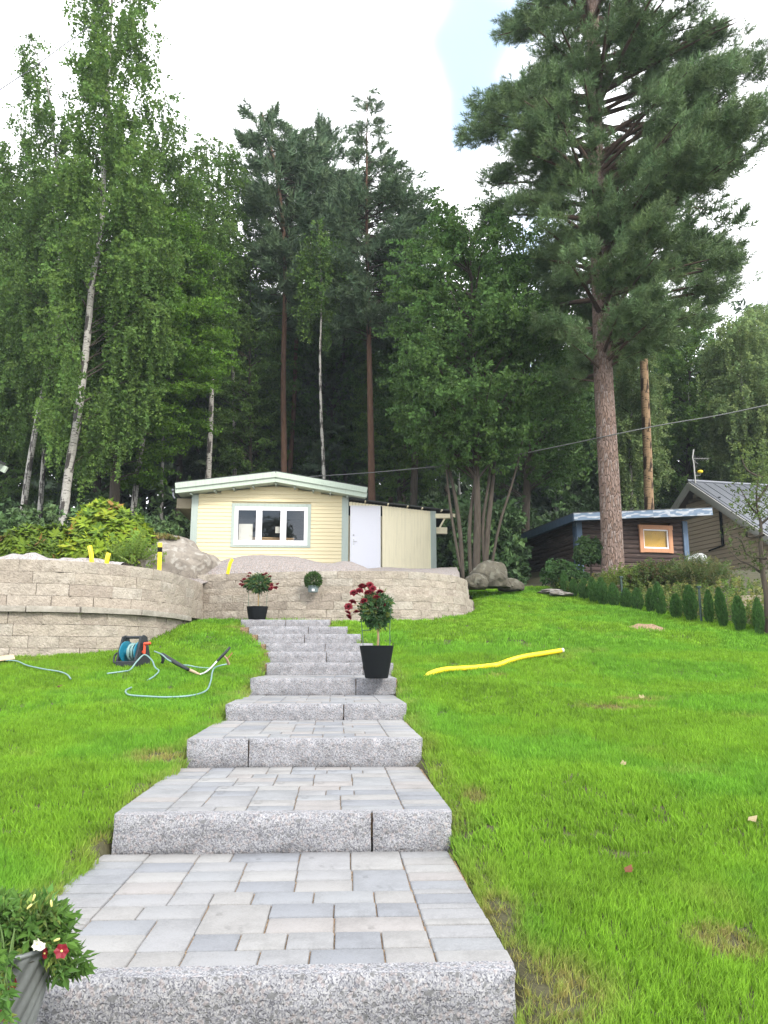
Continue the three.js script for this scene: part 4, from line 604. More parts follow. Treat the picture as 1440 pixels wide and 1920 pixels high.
// the far wood: closed dark mass between and behind these trees
{
  const w = new THREE.Group(); w.name = 'forest'; scene.add(w); tag(w, 'deep dark wood of spruce and leafy trees behind the single trees', 'forest', null, 'stuff');
  const r = RNG(900), tr = [], tt = [], tc = [], lm = [], lc = [], bm = [], bc = [];
  for (let i = 0; i < 125; i++) {
    const d = 35 + r() * 26, px = -240 + (i + r()) / 125 * 1920; const p = at(px, 900, d); p.y = groundY(p.x, p.z) - .3;
    const top = px < 440 ? 430 : px < 700 ? 470 : px < 900 ? 520 : 560, hgt = at(px, top + r() * 180, d).y - p.y, q = p.clone().add(V((r() - .5) * .6, hgt, 0));
    tr.push(tube([p, p.clone().lerp(q, .5), q], [.17, .12, .02], 6, false));
    const con = r() < .62, n = con ? 170 : 190;
    for (let k = 0; k < n; k++) {
      const u = Math.pow(r(), con ? .85 : .7), y = mix(con ? .12 : .22, 1, u), R = con ? 2.3 * (1 - y) + .15 : 2.3 * Math.sin(Math.min(1, y * 1.1) * 2.9) + .3, a = r() * 6.28, c = p.clone().lerp(q, y).add(V(Math.cos(a) * R * r(), 0, Math.sin(a) * R * r()));
      if (con) { tt.push(place(c, V(Math.cos(a), -.25, Math.sin(a)), r() * 6, 1.6 + r())); tc.push(tone(C.spruce, r)); } else { lm.push(place(c, V(Math.cos(a), .1, Math.sin(a)), r() * 6, 1.9 + r())); lc.push(tone(C.broad, r)); }
    }
  }
  mesh('trunks', merged(tr), M.darkBark, w); scatter('needles', G.spruce, M.needle, tt, tc, w); scatter('leaves', G.broad, M.needle, lm, lc, w);
  // bare pale stems in the dark
  const st = []; for (let i = 0; i < 14; i++) { const d = 29 + r() * 14, p = at(r() * 1500 - 30, 930, d); p.y = groundY(p.x, p.z) - .2; const q = p.clone().add(V((r() - .5) * .8, 8 + r() * 5, 0)); st.push(tube([p, p.clone().lerp(q, .5).add(V((r() - .5) * .2, 0, 0)), q], [.075, .06, .03], 6, false)); }
  mesh('pale_stems', merged(st), M.birch, w);
  const u = new THREE.Group(); u.name = 'undergrowth'; scene.add(u); tag(u, 'leafy undergrowth on the forest floor behind the houses', 'undergrowth', null, 'stuff');
  const um = [], uc = [];
  for (let i = 0; i < 9000; i++) {
    const d = 26.5 + r() * 16, p = at(-120 + r() * 1680, 900, d), g = groundY(p.x, p.z), hh = (1.1 + 3.4 * fbm(p.x * .35, p.z * .35, 77, 2)) * Math.pow(r(), .8); if (p.x > -6.6 && p.x < 3.2 && d < 29.5) continue; if (p.x > 2.5 && p.x < 10 && d < 29.5) continue; if (p.x > 9 && d < 38) continue;
    p.y = g + hh; um.push(place(p, rdir(r), r() * 6, 1.1 + r() * .9)); uc.push(tone([.065, .125, .035], r, .8));
  }
  for (let i = 0; i < 1300; i++) { const d = 19 + r() * 7, x0 = -12.5 + r() * 6.3, p = V(x0, 0, -d); if (Math.hypot(p.x + 4.5, p.z + 15) < 2.5) continue; p.y = terraceY(p.x, p.z) + Math.pow(r(), 1.4) * 1.5; um.push(place(p, rdir(r), r() * 6, .8 + r() * .6)); uc.push(tone([.065, .125, .035], r, .8)); }
  for (let i = 0; i < 1500; i++) { const d = 21 + r() * 6, p = V(2.2 + r() * 1.7, 0, -d); p.y = groundY(p.x, p.z) + Math.pow(r(), 1.5) * 2.2; um.push(place(p, rdir(r), r() * 6, .8 + r() * .6)); uc.push(tone([.06, .12, .035], r, .8)); }
  scatter('leaves', G.broad, M.needle, um, uc, u);
  // trees behind the photographer, seen only in the window panes
  const bt = [], bl = [], blc = [];
  for (const [x, z, hgt] of [[-8.5, 15, 12], [-4.2, 19, 15], [-12, 21, 15]]) { const p = V(x, -2.5, z); bt.push(tube([p, p.clone().add(V(.2, hgt, 0))], [.22, .03], 8)); for (let k = 0; k < 420; k++) { const y = mix(.15, 1, r()), R = (1 - y) * 3 + .2, a = r() * 6.28; bl.push(place(V(x + .2 * y + Math.cos(a) * R * r(), -2.5 + hgt * y, z + Math.sin(a) * R * r()), V(Math.cos(a), -.25, Math.sin(a)), r() * 6, 1.5 + r())); blc.push(tone(C.spruce, r)); } }
  const bk = new THREE.Group(); bk.name = 'woodland'; scene.add(bk); tag(bk, 'spruces behind the camera, mirrored in the panes of the yellow house', 'forest', null, 'stuff'); mesh('trunks', merged(bt), M.darkBark, bk); scatter('needles', G.spruce, M.needle, bl, blc, bk);
}

// ---------------------------------------------------------------- boulders, bushes and hedge
function rock(name, label, pos, sx, sy, sz, seed, mat = M.rock, group) {
  let g = new THREE.IcosahedronGeometry(1, 5); const p = g.attributes.position;
  for (let i = 0; i < p.count; i++) { const v = V().fromBufferAttribute(p, i), k = .72 + .5 * noise3(v.x * 1.3 + seed, v.y * 1.3 + 9, v.z * 1.3, seed) + .22 * (noise3(v.x * 3.6 + seed, v.y * 3.6, v.z * 3.6 + 5, seed) - .5) + .08 * (noise3(v.x * 9, v.y * 9 + seed, v.z * 9, seed) - .5); v.multiplyScalar(k); v.y = Math.max(v.y, -.5); p.setXYZ(i, v.x * sx, v.y * sy, v.z * sz); }
  g = toCreasedNormals(toWorldUV(g), .5); const m = mesh(name, g, mat); m.position.copy(pos); return tag(m, label, 'boulder', group);
}
{
  const b = rock('boulder', 'large lichen spotted boulder with mossy top beside the yellow house corner', V(-4.42, 2.5, -15.3), 1.12, .88, .8, 14);
  const r = RNG(55), mm = [], mc = []; for (let i = 0; i < 900; i++) { const a = r() * 6.28, q = Math.sqrt(r()), x = -.25 + Math.cos(a) * q * .62, z = Math.sin(a) * q * .5; mm.push(place(V(x, .7 - .28 * (x + .3) * (x + .3) - .5 * z * z - .18 * sstep(.1, -.8, x), z), V((r() - .5) * 1.5, 1, (r() - .5) * 1.5), r() * 6, .05 + r() * .06)); mc.push(tone(r() < .5 ? [.17, .13, .035] : [.11, .125, .03], r, .8)); }
  scatter('moss', leafQuads([[V(), V(0, 1, 0), V(1, 0, 0), 1, .5, .1], [V(), V(.4, .9, 0).normalize(), V(0, 0, 1), 1, .5, .1], [V(), V(-.4, .9, .2).normalize(), V(0, 0, 1), .9, .5, .1]]), M.needle, mm, mc, b);
  rock('boulder', 'rounded brown boulder on the bank beside the right end of the block wall', at(918, 1086, 18.3), .5, .4, .45, 23, M.darkRock);
  rock('boulder', 'smaller dark boulder on the bank left of the lean rock pile', at(892, 1094, 17.8), .3, .26, .3, 31, M.darkRock);
  rock('boulder', 'low dark stone lying right of the rounded brown boulder', at(955, 1100, 18.6), .32, .2, .3, 37, M.darkRock);
  rock('flat_stone', 'pale flat stone lying at the far edge of the lawn before the first hedge plants', at(1032, 1110, 18.4), .32, .07, .22, 41, M.paleStone);
  rock('flat_stone', 'pale flat stone in the grass at the left end of the hedge row', at(1050, 1114, 17.9), .26, .06, .2, 43, M.paleStone);
  rock('round_stone', 'pale round stone between two hedge plants left of the black fence post', at(1232, 1129, 14.9), .09, .09, .09, 47, M.paleStone);
}
function whorl(seed) { const r = RNG(seed), out = []; for (let i = 0; i < 10; i++) { const a = i / 10 * 6.283 + r() * .4, e = -.15 + .65 * r(), d = V(Math.cos(a) * Math.cos(e), Math.sin(e), Math.sin(a) * Math.cos(e)); out.push([V(), d, V(-Math.sin(a), 0, Math.cos(a)), .12 * (.75 + .5 * r()), .06, .1]); } return leafQuads(out); }
const WH = whorl(5);
function shrub(name, label, cat, pos, lobes, n, geo, colours, size, seed, o = {}) {   // lobes: [x, y, z, rx, ry, rz]
  const g = base(name, pos); tag(g, label, cat, o.group); const r = RNG(seed), m = [], c = [], st = [];
  for (let i = 0; i < n; i++) {
    const l = lobes[Math.floor(r() * lobes.length)], d = rdir(r); if (d.y < -.35) d.y *= -.6; const k = 1 - Math.pow(r(), 2) * .5 + (noise3(d.x * 2.5 + 5, d.y * 2.5 + seed, d.z * 2.5 + 5, seed) - .5) * .35;
    const p = V(l[0] + d.x * l[3] * k, l[1] + d.y * l[4] * k, l[2] + d.z * l[5] * k); if (p.y < 0) continue; const u = r(); let q = 0; while (q < colours.length - 1 && u > colours[q][3]) q++;
    m.push(place(p, d.clone().multiplyScalar(o.out ?? 1).add(V((r() - .5) * .6, .5, (r() - .5) * .6)), r() * 6.28, size * (.7 + .6 * r()))); c.push(tone(colours[q], r, .6));
  }
  for (const l of lobes) for (let i = 0; i < 4; i++) st.push(tube(curvePts([V(l[0] * .5 + (r() - .5) * .2, -.1, l[2] * .5), V(l[0] * .8, l[1] * .6, l[2] * .8), V(l[0] + (r() - .5) * l[3], l[1] + l[4] * .4 * r(), l[2] + (r() - .5) * l[5])], 5), [.025, .02, .016, .012, .008, .004].map((q) => q * (o.stem ?? 1)), 5, false));
  mesh('stem', merged(st), M.darkBark, g); scatter('foliage', geo, o.mat ?? M.leaf, m, c, g); return g;
}
{
  const rc = [[.25, .36, .03, .5], [.14, .23, .03, .74], [.38, .2, .05, .79], [.34, .4, .03, 1]];
  const p = at(195, 1050, 14.9).setY(2.15);
  shrub('rhododendron', 'large bright green rhododendron with reddish new shoots left of the boulder', 'shrub', p, [[0, .85, 0, .8, .75, .6], [.35, .7, .1, .6, .6, .5], [-.3, .55, .25, .55, .55, .5], [-.1, 1.2, -.1, .45, .5, .45], [.6, .4, .1, .4, .4, .4]], 1700, WH, rc, 1.5, 61);
  shrub('rhododendron', 'lower darker rhododendron at the left under the birch trunks', 'shrub', at(70, 1050, 14.6).setY(2.1), [[-.25, .65, 0, .55, .5, .45], [.3, .7, -.1, .6, .45, .45], [.05, .35, .2, .6, .4, .4]], 1300, WH, [[.19, .29, .03, .7], [.11, .18, .03, .95], [.3, .18, .05, 1]], 1.25, 62);
  shrub('fern', 'pale green fern between the rhododendron and the boulder', 'fern', at(250, 1020, 14.3).setY(2.35), [[0, .2, 0, .3, .3, .25]], 120, frond(71, 6, .35, .1, .03), [[.18, .28, .05, 1]], 1, 63);
  // hedge of young thujas
  const flame = (() => { const r = RNG(81), out = []; for (let i = 0; i < 9; i++) { const t = i / 9, d = V((r() - .5) * .7, 1, (r() - .5) * .5).normalize(); out.push([V((r() - .5) * .03, t * .05, (r() - .5) * .03), d, rdir(r).cross(d).normalize(), .05 * (.7 + .6 * r()), .014, .06]); } return leafQuads(out); })();
  const proto = base('young_thuja', V(0, 0, 0)); { const r = RNG(83), m = [], c = []; for (let i = 0; i < 620; i++) { const y = Math.pow(r(), .85), R = .1 * Math.pow(Math.sin(Math.PI * clamp(.16 + y * .86, 0, 1)), .75) * (.6 + .4 * Math.sqrt(r())), a = r() * 6.28; m.push(place(V(Math.cos(a) * R, .03 + y * .58, Math.sin(a) * R), V(Math.cos(a) * .35, 1, Math.sin(a) * .35), r() * 6, .75 + .45 * r())); c.push(tone([.06, .145, .03], r, .8)); } mesh('trunk', tube([V(0, -.1, 0), V(0, .5, 0)], [.012, .004], 6), M.darkBark, proto); scatter('foliage', flame, M.leaf, m, c, proto); }
  const spots = [[75, 190, 345], [130, 235, 365], [200, 240, 375], [262, 225, 390], [330, 230, 400], [405, 265, 415], [480, 300, 430], [562, 300, 450], [650, 305, 465], [725, 262, 490], [822, 340, 500], [925, 285, 520], [1045, 320, 555], [1145, 300, 575], [1255, 355, 600], [1385, 365, 610]];
  const ord = ['first', 'second', 'third', 'fourth', 'fifth', 'sixth', 'seventh', 'eighth'];
  spots.forEach(([zx, ta, tb], i) => {
    const px = 1040 + zx / 3.6, py = 1020 + tb / 3.6, d = mix(18.6, 12.05, Math.pow(i / 15, .92)), q = i ? proto.clone() : proto; if (i) { q.name = numbered('young_thuja'); scene.add(q); }
    const p = at(px, py, d); q.position.set(p.x, lawn(p.x, p.z) - .01, p.z); const up = at(px, 1020 + ta / 3.6, d).y - Math.min(p.y, q.position.y) ; const k = up / .66, wdt = mix(.64, .95, hash(i, 3, 3)) * mix(1.15, 1, i / 15); q.scale.set(wdt, k, wdt); q.rotation.set((hash(i, 5, 5) - .5) * .16, i * 1.7, (hash(i, 6, 6) - .5) * .16);
    tag(q, i < 8 ? `small green thuja, ${ord[i]} from the far shed end of the hedge row` : `young green thuja, ${ord[15 - i]} from the near right end of the hedge row`, 'thuja', 'young thujas planted in a row along the lawn');
  });
  // planting behind the hedge
  const bank = (px, py, d) => { const p = at(px, py, d); p.y = lawn(p.x, p.z); return p; };
  shrub('shrub', 'loose brownish green shrub under the orange framed shed window', 'shrub', bank(1240, 1095, 17.2), [[0, .3, 0, .55, .32, .4], [.45, .25, .1, .45, .3, .4], [-.35, .2, .1, .4, .28, .35]], 700, G.fine, [[.085, .125, .035, .6], [.13, .1, .05, .8], [.12, .17, .04, 1]], .5, 64);
  shrub('shrub', 'spiky green shrub around the white plastic bag', 'shrub', bank(1308, 1100, 16.5), [[0, .3, 0, .4, .32, .35], [.3, .22, 0, .4, .28, .3]], 460, frond(72, 5, .5, .18, .03), [[.1, .15, .045, .6], [.15, .15, .06, 1]], .55, 65);
  shrub('shrub', 'dark leafy shrub against the left side of the massive pine trunk', 'shrub', at(1108, 1060, 19.3).setY(2.75), [[0, .5, 0, .28, .42, .25]], 240, G.broad, [[.05, .1, .03, 1]], .55, 66);
  shrub('shrub', 'yellowish green weeds at the foot of the massive pine', 'shrub', bank(1175, 1105, 17.3), [[0, .3, 0, .5, .35, .3], [.4, .3, 0, .3, .35, .3]], 480, G.fine, [[.15, .21, .04, 1]], .45, 67);
  shrub('shrub', 'dark green shrub beside the blue corner post of the shed', 'shrub', bank(1050, 1100, 19.2), [[0, .35, 0, .35, .4, .3], [.3, .25, 0, .3, .3, .3]], 420, G.broad, [[.05, .11, .03, 1]], .5, 68);
  const r = RNG(91), wm = [], wc = [];
  for (let i = 0; i < 1500; i++) { const d = 11.5 + r() * 8, x = hedgeX(d) + .12 + Math.pow(r(), 1.3) * 2.6, p = V(x, lawn(x, -d) + r() * .2, -d); wm.push(place(p, V((r() - .5) * 1.2, 1, (r() - .5) * 1.2), r() * 6, .35 + r() * .4)); wc.push(tone(r() < .35 ? [.22, .23, .07] : [.13, .2, .045], r, .7)); }
  tag(scatter('weeds', G.fine, M.leaf, wm, wc), 'rough weeds on the bank between the hedge and the shed', 'weeds', null, 'stuff');
  for (const [px, y0, y1, d, l] of [[1166, 1084, 1108, 15.8, 'thin black fence post standing before the massive pine trunk'], [1315, 1103, 1165, 13.4, 'black fence post among the young thujas at the right']]) { const a = at(px, y1, d), b = at(px, y0, d), g = base('fence_post', V(a.x, lawn(a.x, a.z), a.z)); tag(g, l, 'post'); mesh('pole', tube([V(0, -.1, 0), V(0, b.y - g.position.y, 0)], .022, 8), M.post, g); mesh('cap', bx(.07, .04, .07, 0, b.y - g.position.y + .02, 0, .008), M.post, g); }
  { const a = at(1398, 1121, 14.2), m = mesh('retaining_board', bx(1.7, .22, .05, 0, 0, 0, .006), M.plank); m.position.set(a.x + .75, a.y - .06, a.z); m.rotation.y = -.12; tag(m, 'weathered low board holding the bank at the right edge', 'board'); }
  { // white wrapped bundle
    const g = new THREE.IcosahedronGeometry(1, 4), p = g.attributes.position; for (let i = 0; i < p.count; i++) { const v = V().fromBufferAttribute(p, i), k = .8 + .35 * noise3(v.x * 2.4 + 3, v.y * 2.4, v.z * 2.4, 5) + .1 * noise3(v.x * 7, v.y * 7, v.z * 7, 6); p.setXYZ(i, v.x * .22 * k, v.y * .15 * k * (1 + .3 * v.x), v.z * .17 * k); }
    const m = mesh('plastic_bag', toCreasedNormals(g, .35), M.plastic); m.position.copy(at(1306, 1051, 17)); tag(m, 'crumpled white plastic bag on a stick in the shrubs by the shed', 'bag'); mesh('stick', tube([V(0, -.95, .02), V(0, -.1, .02)], .015, 6), M.stemWood, m);
  }
  { // gnarled little tree at the right edge
    const f = at(1436, 1195, 12.2), t = base('bare_tree', V(f.x, lawn(f.x, f.z) - .05, f.z)); tag(t, 'small gnarled tree with sparse leaves at the right edge before the taupe house', 'tree');
    const w = (x, y) => at(x, y, 12.2).sub(t.position); mesh('trunk', tube(curvePts([w(1436, 1197).setY(-.1), w(1438, 1120), w(1430, 1075), w(1426, 1020), w(1427, 985), w(1418, 940), w(1424, 880)], 16), [...Array(17).keys()].map((i) => .055 - i * .0029), 8), M.darkBark, t);
    const br = [[[1428, 1050], [1405, 1040], [1385, 1012], [1368, 1000]], [[1430, 1072], [1410, 1055], [1395, 1050], [1375, 1030]], [[1427, 1005], [1410, 1005], [1392, 990], [1375, 992]], [[1424, 960], [1400, 950], [1380, 920]], [[1420, 940], [1440, 910], [1455, 880]], [[1422, 900], [1405, 880], [1395, 850]], [[1426, 985], [1450, 960], [1470, 940]], [[1430, 1070], [1455, 1040], [1475, 1030]]];
    mesh('limbs', merged(br.map((q) => tube(curvePts(q.map(([x, y], i) => w(x, y).add(V(0, 0, Math.sin(i * 2 + x) * .15))), 8), [...Array(9).keys()].map((i) => .022 - i * .0022), 5, false))), M.darkBark, t);
    const m = [], c = []; for (let i = 0; i < 170; i++) { const q = br[Math.floor(r() * br.length)], k = Math.floor(r() * (q.length - 1)), u = r(), p = w(mix(q[k][0], q[k + 1][0], u), mix(q[k][1], q[k + 1][1], u)).add(V((r() - .5) * .4, (r() - .5) * .35 - .02, (r() - .5) * .4)); m.push(place(p, rdir(r), r() * 6, .42)); c.push(tone([.085, .12, .035], r, .7)); }
    for (let i = 0; i < 170; i++) { const p = w(1385 + r() * 75, 825 + r() * 150).add(V(0, 0, (r() - .5) * .8)); m.push(place(p, rdir(r), r() * 6, .45)); c.push(tone([.12, .17, .05], r, .7)); }
    scatter('crown', spray(6, 7, .3, 0, .1, .06), M.leaf, m, c, t);
  }
}

// ---------------------------------------------------------------- flower pots
function bloom(seed, R) {                                             // a full rose: petals in rising whorls
  const r = RNG(seed), q = [];
  for (let ring = 0; ring < 5; ring++) { const n = [7, 7, 6, 5, 4][ring], e = [-.1, .25, .6, .95, 1.3][ring], L = R * [1.05, 1, .9, .8, .7][ring]; for (let i = 0; i < n; i++) { const a = i / n * 6.283 + ring * .5 + r() * .3, ee = e + (r() - .5) * .25, d = V(Math.cos(a) * Math.cos(ee), Math.sin(ee), Math.sin(a) * Math.cos(ee)); q.push([V(d.x * .1 * R, -.2 * R, d.z * .1 * R), d, V(-Math.sin(a), 0, Math.cos(a)), L, L * 1.15, -.22]); } }
  const parts = [leafQuads(q)];
  return parts[0];
}
function roseTree(name, label, foot, pot, stemH, head, blooms, size, hoop, seed) {
  const g = base(name, foot); tag(g, label, 'potted rose'); const r = RNG(seed);
  mesh('pot', lathe([[0, 0], [pot.b - .01, 0], [pot.b, .01], [pot.t - .004, pot.h - .006], [pot.t, pot.h], [pot.t - .012, pot.h + .001], [pot.t - .02, pot.h - .03], [0, pot.h - .03]], 36), M.black, g);
  mesh('soil', new THREE.CircleGeometry(pot.t - .02, 20).rotateX(-Math.PI / 2).translate(0, pot.h - .028, 0), M.soil, g);
  mesh('stem', tube(curvePts([V(.01, pot.h - .05, 0), V(.015, pot.h + stemH * .5, 0), V(0, pot.h + stemH, 0)], 8), .011, 8), M.stemWood, g);
  mesh('stake', tube([V(.03, pot.h - .05, -.012), V(.022, pot.h + stemH * .9, -.01)], .005, 6), M.wire, g);
  for (const q of hoop) mesh('wire_support', tube(curvePts(q.map(([x, y, z]) => V(x, y, z)), 20), .004, 6), M.wire, g);
  const m = [], c = [], tw = []; const cen = V(head[0], pot.h + stemH + head[1], 0);
  for (let i = 0; i < head[5] * 1.6; i++) { const d = rdir(r), k = Math.pow(r(), .4), p = cen.clone().add(V(d.x * head[2] * k, d.y * head[3] * k, d.z * head[4] * k)); m.push(place(p, d.clone().add(rdir(r).multiplyScalar(1.1)), r() * 6, .75 + .5 * r())); c.push(tone(r() < .15 ? [.15, .2, .05] : [.05, .115, .04], r, .6)); }
  scatter('foliage', leafQuads([0, 1, 2, 3, 4].map((i) => { const a = i < 4 ? (i % 2 ? 1 : -1) * .9 : 0, t = i < 2 ? .015 : i < 4 ? .035 : .05; return [V(0, t, 0), V(Math.sin(a), Math.cos(a), -.1).normalize(), V(Math.cos(a), -Math.sin(a), 0), .04, .024, .12]; })), M.leaf, m, c, g);
  for (const [x, y, z = .06, k = 1] of blooms) { const p = V(x, y, z); tw.push(tube(curvePts([cen.clone().add(V((r() - .5) * .05, -.03, 0)), cen.clone().lerp(p, .6).add(V(0, .02, 0)), p], 6), .004, 5, false)); const b = mesh('rose', bloom(seed + Math.floor(x * 999), size * k * (.9 + .25 * r())), M.rose, g); b.position.copy(p); b.rotation.set(.5 + (r() - .5) * .8, r() * 6, (r() - .5) * .8 - (x - cen.x) * 2); }
  mesh('twigs', merged(tw), M.stemWood, g); return g;
}
{
  const P = (d, cx, cy) => (x, y) => { const p = at(x, y, d), o = at(cx, cy, d); return [p.x - o.x, p.y - o.y]; };
  const d1 = 8.02, f1 = at(706, 1268, d1), q1 = P(d1, 706, 1268); f1.y = STEP[4].y + .002;
  const bl1 = [[679, 1095], [681, 1099], [675, 1105], [694, 1094], [699, 1101], [664, 1109], [662, 1125], [654, 1134], [654, 1146], [655, 1153], [669, 1144], [682, 1124], [719, 1128], [690, 1108], [706, 1117], [712, 1106]].map(([x, y], i) => [...q1(x, y), .05 + (i % 3) * .04]);
  const X = (x, y, z = 0) => [...q1(x, y), z];
  roseTree('potted_rose', 'standard rose with dark red blooms in a tall black pot on the fifth step', f1, { t: .178, b: .118, h: .325 }, .24, [-.005, .135, .14, .155, .14, 230], bl1, .041, [[X(681, 1212), X(679, 1180), X(677, 1150)], [X(731, 1212), X(731, 1170), X(732, 1136), X(729, 1133), X(724, 1132, .03)], [X(679, 1178), X(690, 1178), X(699, 1175)]], 501);
  const d2 = 13.25, f2 = at(482, 1157, d2), q2 = P(d2, 482, 1157); f2.y = STEP[10].y + .002;
  const bl2 = [[469, 1070], [467, 1076], [460, 1082], [454, 1086], [453, 1091], [457, 1093], [499, 1071], [495, 1073], [508, 1077], [497, 1096], [510, 1092], [511, 1098], [507, 1100], [517, 1098], [522, 1091], [519, 1096]].map(([x, y], i) => [...q2(x, y), .03 + (i % 3) * .04]);
  const Y = (x, y, z = 0) => [...q2(x, y), z];
  roseTree('potted_rose', 'wide standard rose with red blooms in a low black pot atop the steps', f2, { t: .185, b: .145, h: .22 }, .25, [.0, .14, .21, .13, .15, 220], bl2, .036, [[Y(466, 1133), Y(466, 1105)], [Y(499, 1133), Y(502, 1100)]], 502);
  // box ball on the ledge of the wall
  const d3 = 13.75, f3 = at(587, 1112.5, d3); f3.y = 1.948; const g = base('potted_box', f3); tag(g, 'small round box ball in a grey pot on the wall ledge', 'potted plant');
  mesh('pot', lathe([[0, 0], [.08, 0], [.085, .005], [.1, .1], [.108, .1], [.11, .115], [.1, .117], [.095, .1], [0, .1]], 28), M.greyPot, g); mesh('label', bx(.045, .04, .004, .01, .035, .094, .001), M.tagWhite, g);
  const r = RNG(71), m = [], c = []; for (let i = 0; i < 900; i++) { const d = rdir(r), k = .72 + .28 * Math.sqrt(r()); m.push(place(V(d.x * .125 * k, .215 + d.y * .13 * k, d.z * .125 * k), d.clone().add(rdir(r).multiplyScalar(.5)), r() * 6, .8 + .5 * r())); c.push(tone([.06, .115, .03], r, .8)); }
  scatter('foliage', leafQuads([0, 1, 2, 3].map((i) => [V(0, i * .008, 0), V(i % 2 ? .6 : -.6, .8, 0).normalize(), V(0, .2, 1).normalize(), .03, .017, .1])), M.leaf, m, c, g);
}
{ // the galvanised pot with flowers at the lower left corner
  const d = 1.98, f = at(-24, 1972, d); const g = base('flower_pot', f); tag(g, 'ribbed grey metal pot of trailing green plants with dark red flowers, lower left corner', 'flower pot');
  const H = .235, N = 96, R = (t) => mix(.085, .142, t), pos = [], idx = [], uv = []; const rows = 40;
  for (let j = 0; j <= rows; j++) for (let i = 0; i <= N; i++) { const t = j / rows, a = i / N * 2 * Math.PI, w = Math.sin((a * 22 / (2 * Math.PI) + t * 3.1) * 2 * Math.PI), k = R(t) + .0035 * Math.sign(w) * Math.pow(Math.abs(w), .7) * sstep(1, .95, t); pos.push(Math.cos(a) * k, t * H, Math.sin(a) * k); uv.push(a * .1, t * H); }
  for (let j = 0; j < rows; j++) for (let i = 0; i < N; i++) { const a = j * (N + 1) + i, b = a + N + 1; idx.push(a, b, a + 1, b, b + 1, a + 1); }
  const pg = new THREE.BufferGeometry(); pg.setAttribute('position', new THREE.Float32BufferAttribute(pos, 3)); pg.setAttribute('uv', new THREE.Float32BufferAttribute(uv, 2)); pg.setIndex(idx); pg.computeVertexNormals();
  mesh('pot', pg, M.zinc, g); mesh('rim', new THREE.TorusGeometry(.142, .006, 8, 48).rotateX(Math.PI / 2).translate(0, H, 0), M.zinc, g); mesh('soil', new THREE.CircleGeometry(.138, 24).rotateX(-Math.PI / 2).translate(0, H - .02, 0), M.soil, g);
  const O = g.position, w = (x, y, dd = 0) => at(x, y, d + dd).sub(O), r = RNG(611), m = [], c = [], st = [];
  const rosette = leafQuads([...Array(7).keys()].map((i) => { const a = i * 2.4, e = .2 + .13 * i; return [V(0, i * .004, 0), V(Math.cos(a) * Math.cos(e), Math.sin(e), Math.sin(a) * Math.cos(e)), V(-Math.sin(a), 0, Math.cos(a)), .034 - i * .0018, .0125, .12]; }));
  const tips = [[-30, 1720], [0, 1700], [30, 1697], [60, 1705], [85, 1722], [100, 1735], [118, 1725], [70, 1740], [40, 1735], [10, 1730], [105, 1760], [125, 1775], [140, 1790], [135, 1815], [128, 1800], [90, 1775], [60, 1770], [30, 1765], [0, 1770], [110, 1800], [100, 1815], [70, 1790], [40, 1785], [10, 1790], [-10, 1800], [8, 1855], [14, 1895], [103, 1830], [112, 1812], [66, 1812], [45, 1750], [75, 1757], [15, 1755]];
  for (const [x, y] of tips) for (let q = 0; q < 3; q++) {
    const tip = w(x + (r() - .5) * 22, y + (r() - .5) * 18, (r() - .5) * .13 + (y > 1840 ? -.15 : .0)), root = V((r() - .5) * .14, H - .01, (r() - .5) * .14), mid = root.clone().lerp(tip, .5); mid.y = Math.max(mid.y, H + .03) + .03; const cp = curvePts([root, mid, tip], 8); st.push(tube(cp, .0016, 4, false));
    for (let i = 3; i <= 8; i++) { if (y < 1830 || i > 5) { m.push(place(cp[i].clone().add(V((r() - .5) * .012, (r() - .5) * .012, (r() - .5) * .012)), cp[i].clone().sub(cp[i - 1]).normalize().add(rdir(r).multiplyScalar(.6)).add(V(0, .4, 0)), r() * 6.28, .75 + .6 * r())); c.push(tone(r() < .2 ? [.2, .27, .06] : [.09, .19, .035], r, .6)); } }
  }
  mesh('stems', merged(st), M.greenStem, g); scatter('foliage', rosette, M.leaf, m, c, g);
  const fl = (R, n, cup) => { const pts = []; const ps = []; for (let i = 0; i < n; i++) { const a = i / n * 6.283, q = leafQuads([[V(0, 0, 0), V(Math.cos(a), cup, Math.sin(a)).normalize(), V(-Math.sin(a), 0, Math.cos(a)), R, R * 1.25, .1]]); ps.push(q); } return mergeGeometries(ps); };
  for (const [x, y, mat, R, dd, rx, ry, rz] of [[116, 1783, M.petunia, .018, .09, 1.35, 0, -.15], [25, 1848, M.petunia, .017, .1, 1.1, 0, .5], [82, 1788, M.petunia, .014, .07, .4, 0, -1.4], [70, 1771, M.petal, .014, .09, 1.0, .3, .5], [76, 1776, M.petal, .012, .09, .9, .8, -.3], [5, 1905, M.petunia, .014, .1, 1, 0, .2]]) { const m2 = mesh('flower', fl(R, 6, .35), mat, g); m2.position.copy(w(x, y, -dd)); m2.rotation.set(rx, ry, rz); mesh('flower_centre', new THREE.SphereGeometry(R * .16, 8, 6), M.bud, m2).position.y = R * .12; }
  for (const [x, y, rz] of [[61, 1690, .3], [97, 1701, -.2], [100, 1765, 1.2], [16, 1810, .3], [50, 1705, .8]]) { const b = mesh('bud', lathe([[0, 0], [.002, .002], [.003, .01], [.002, .015], [0, .016]], 8), M.bud, g); b.position.copy(w(x, y, -.08)); b.rotation.z = -rz; }
}

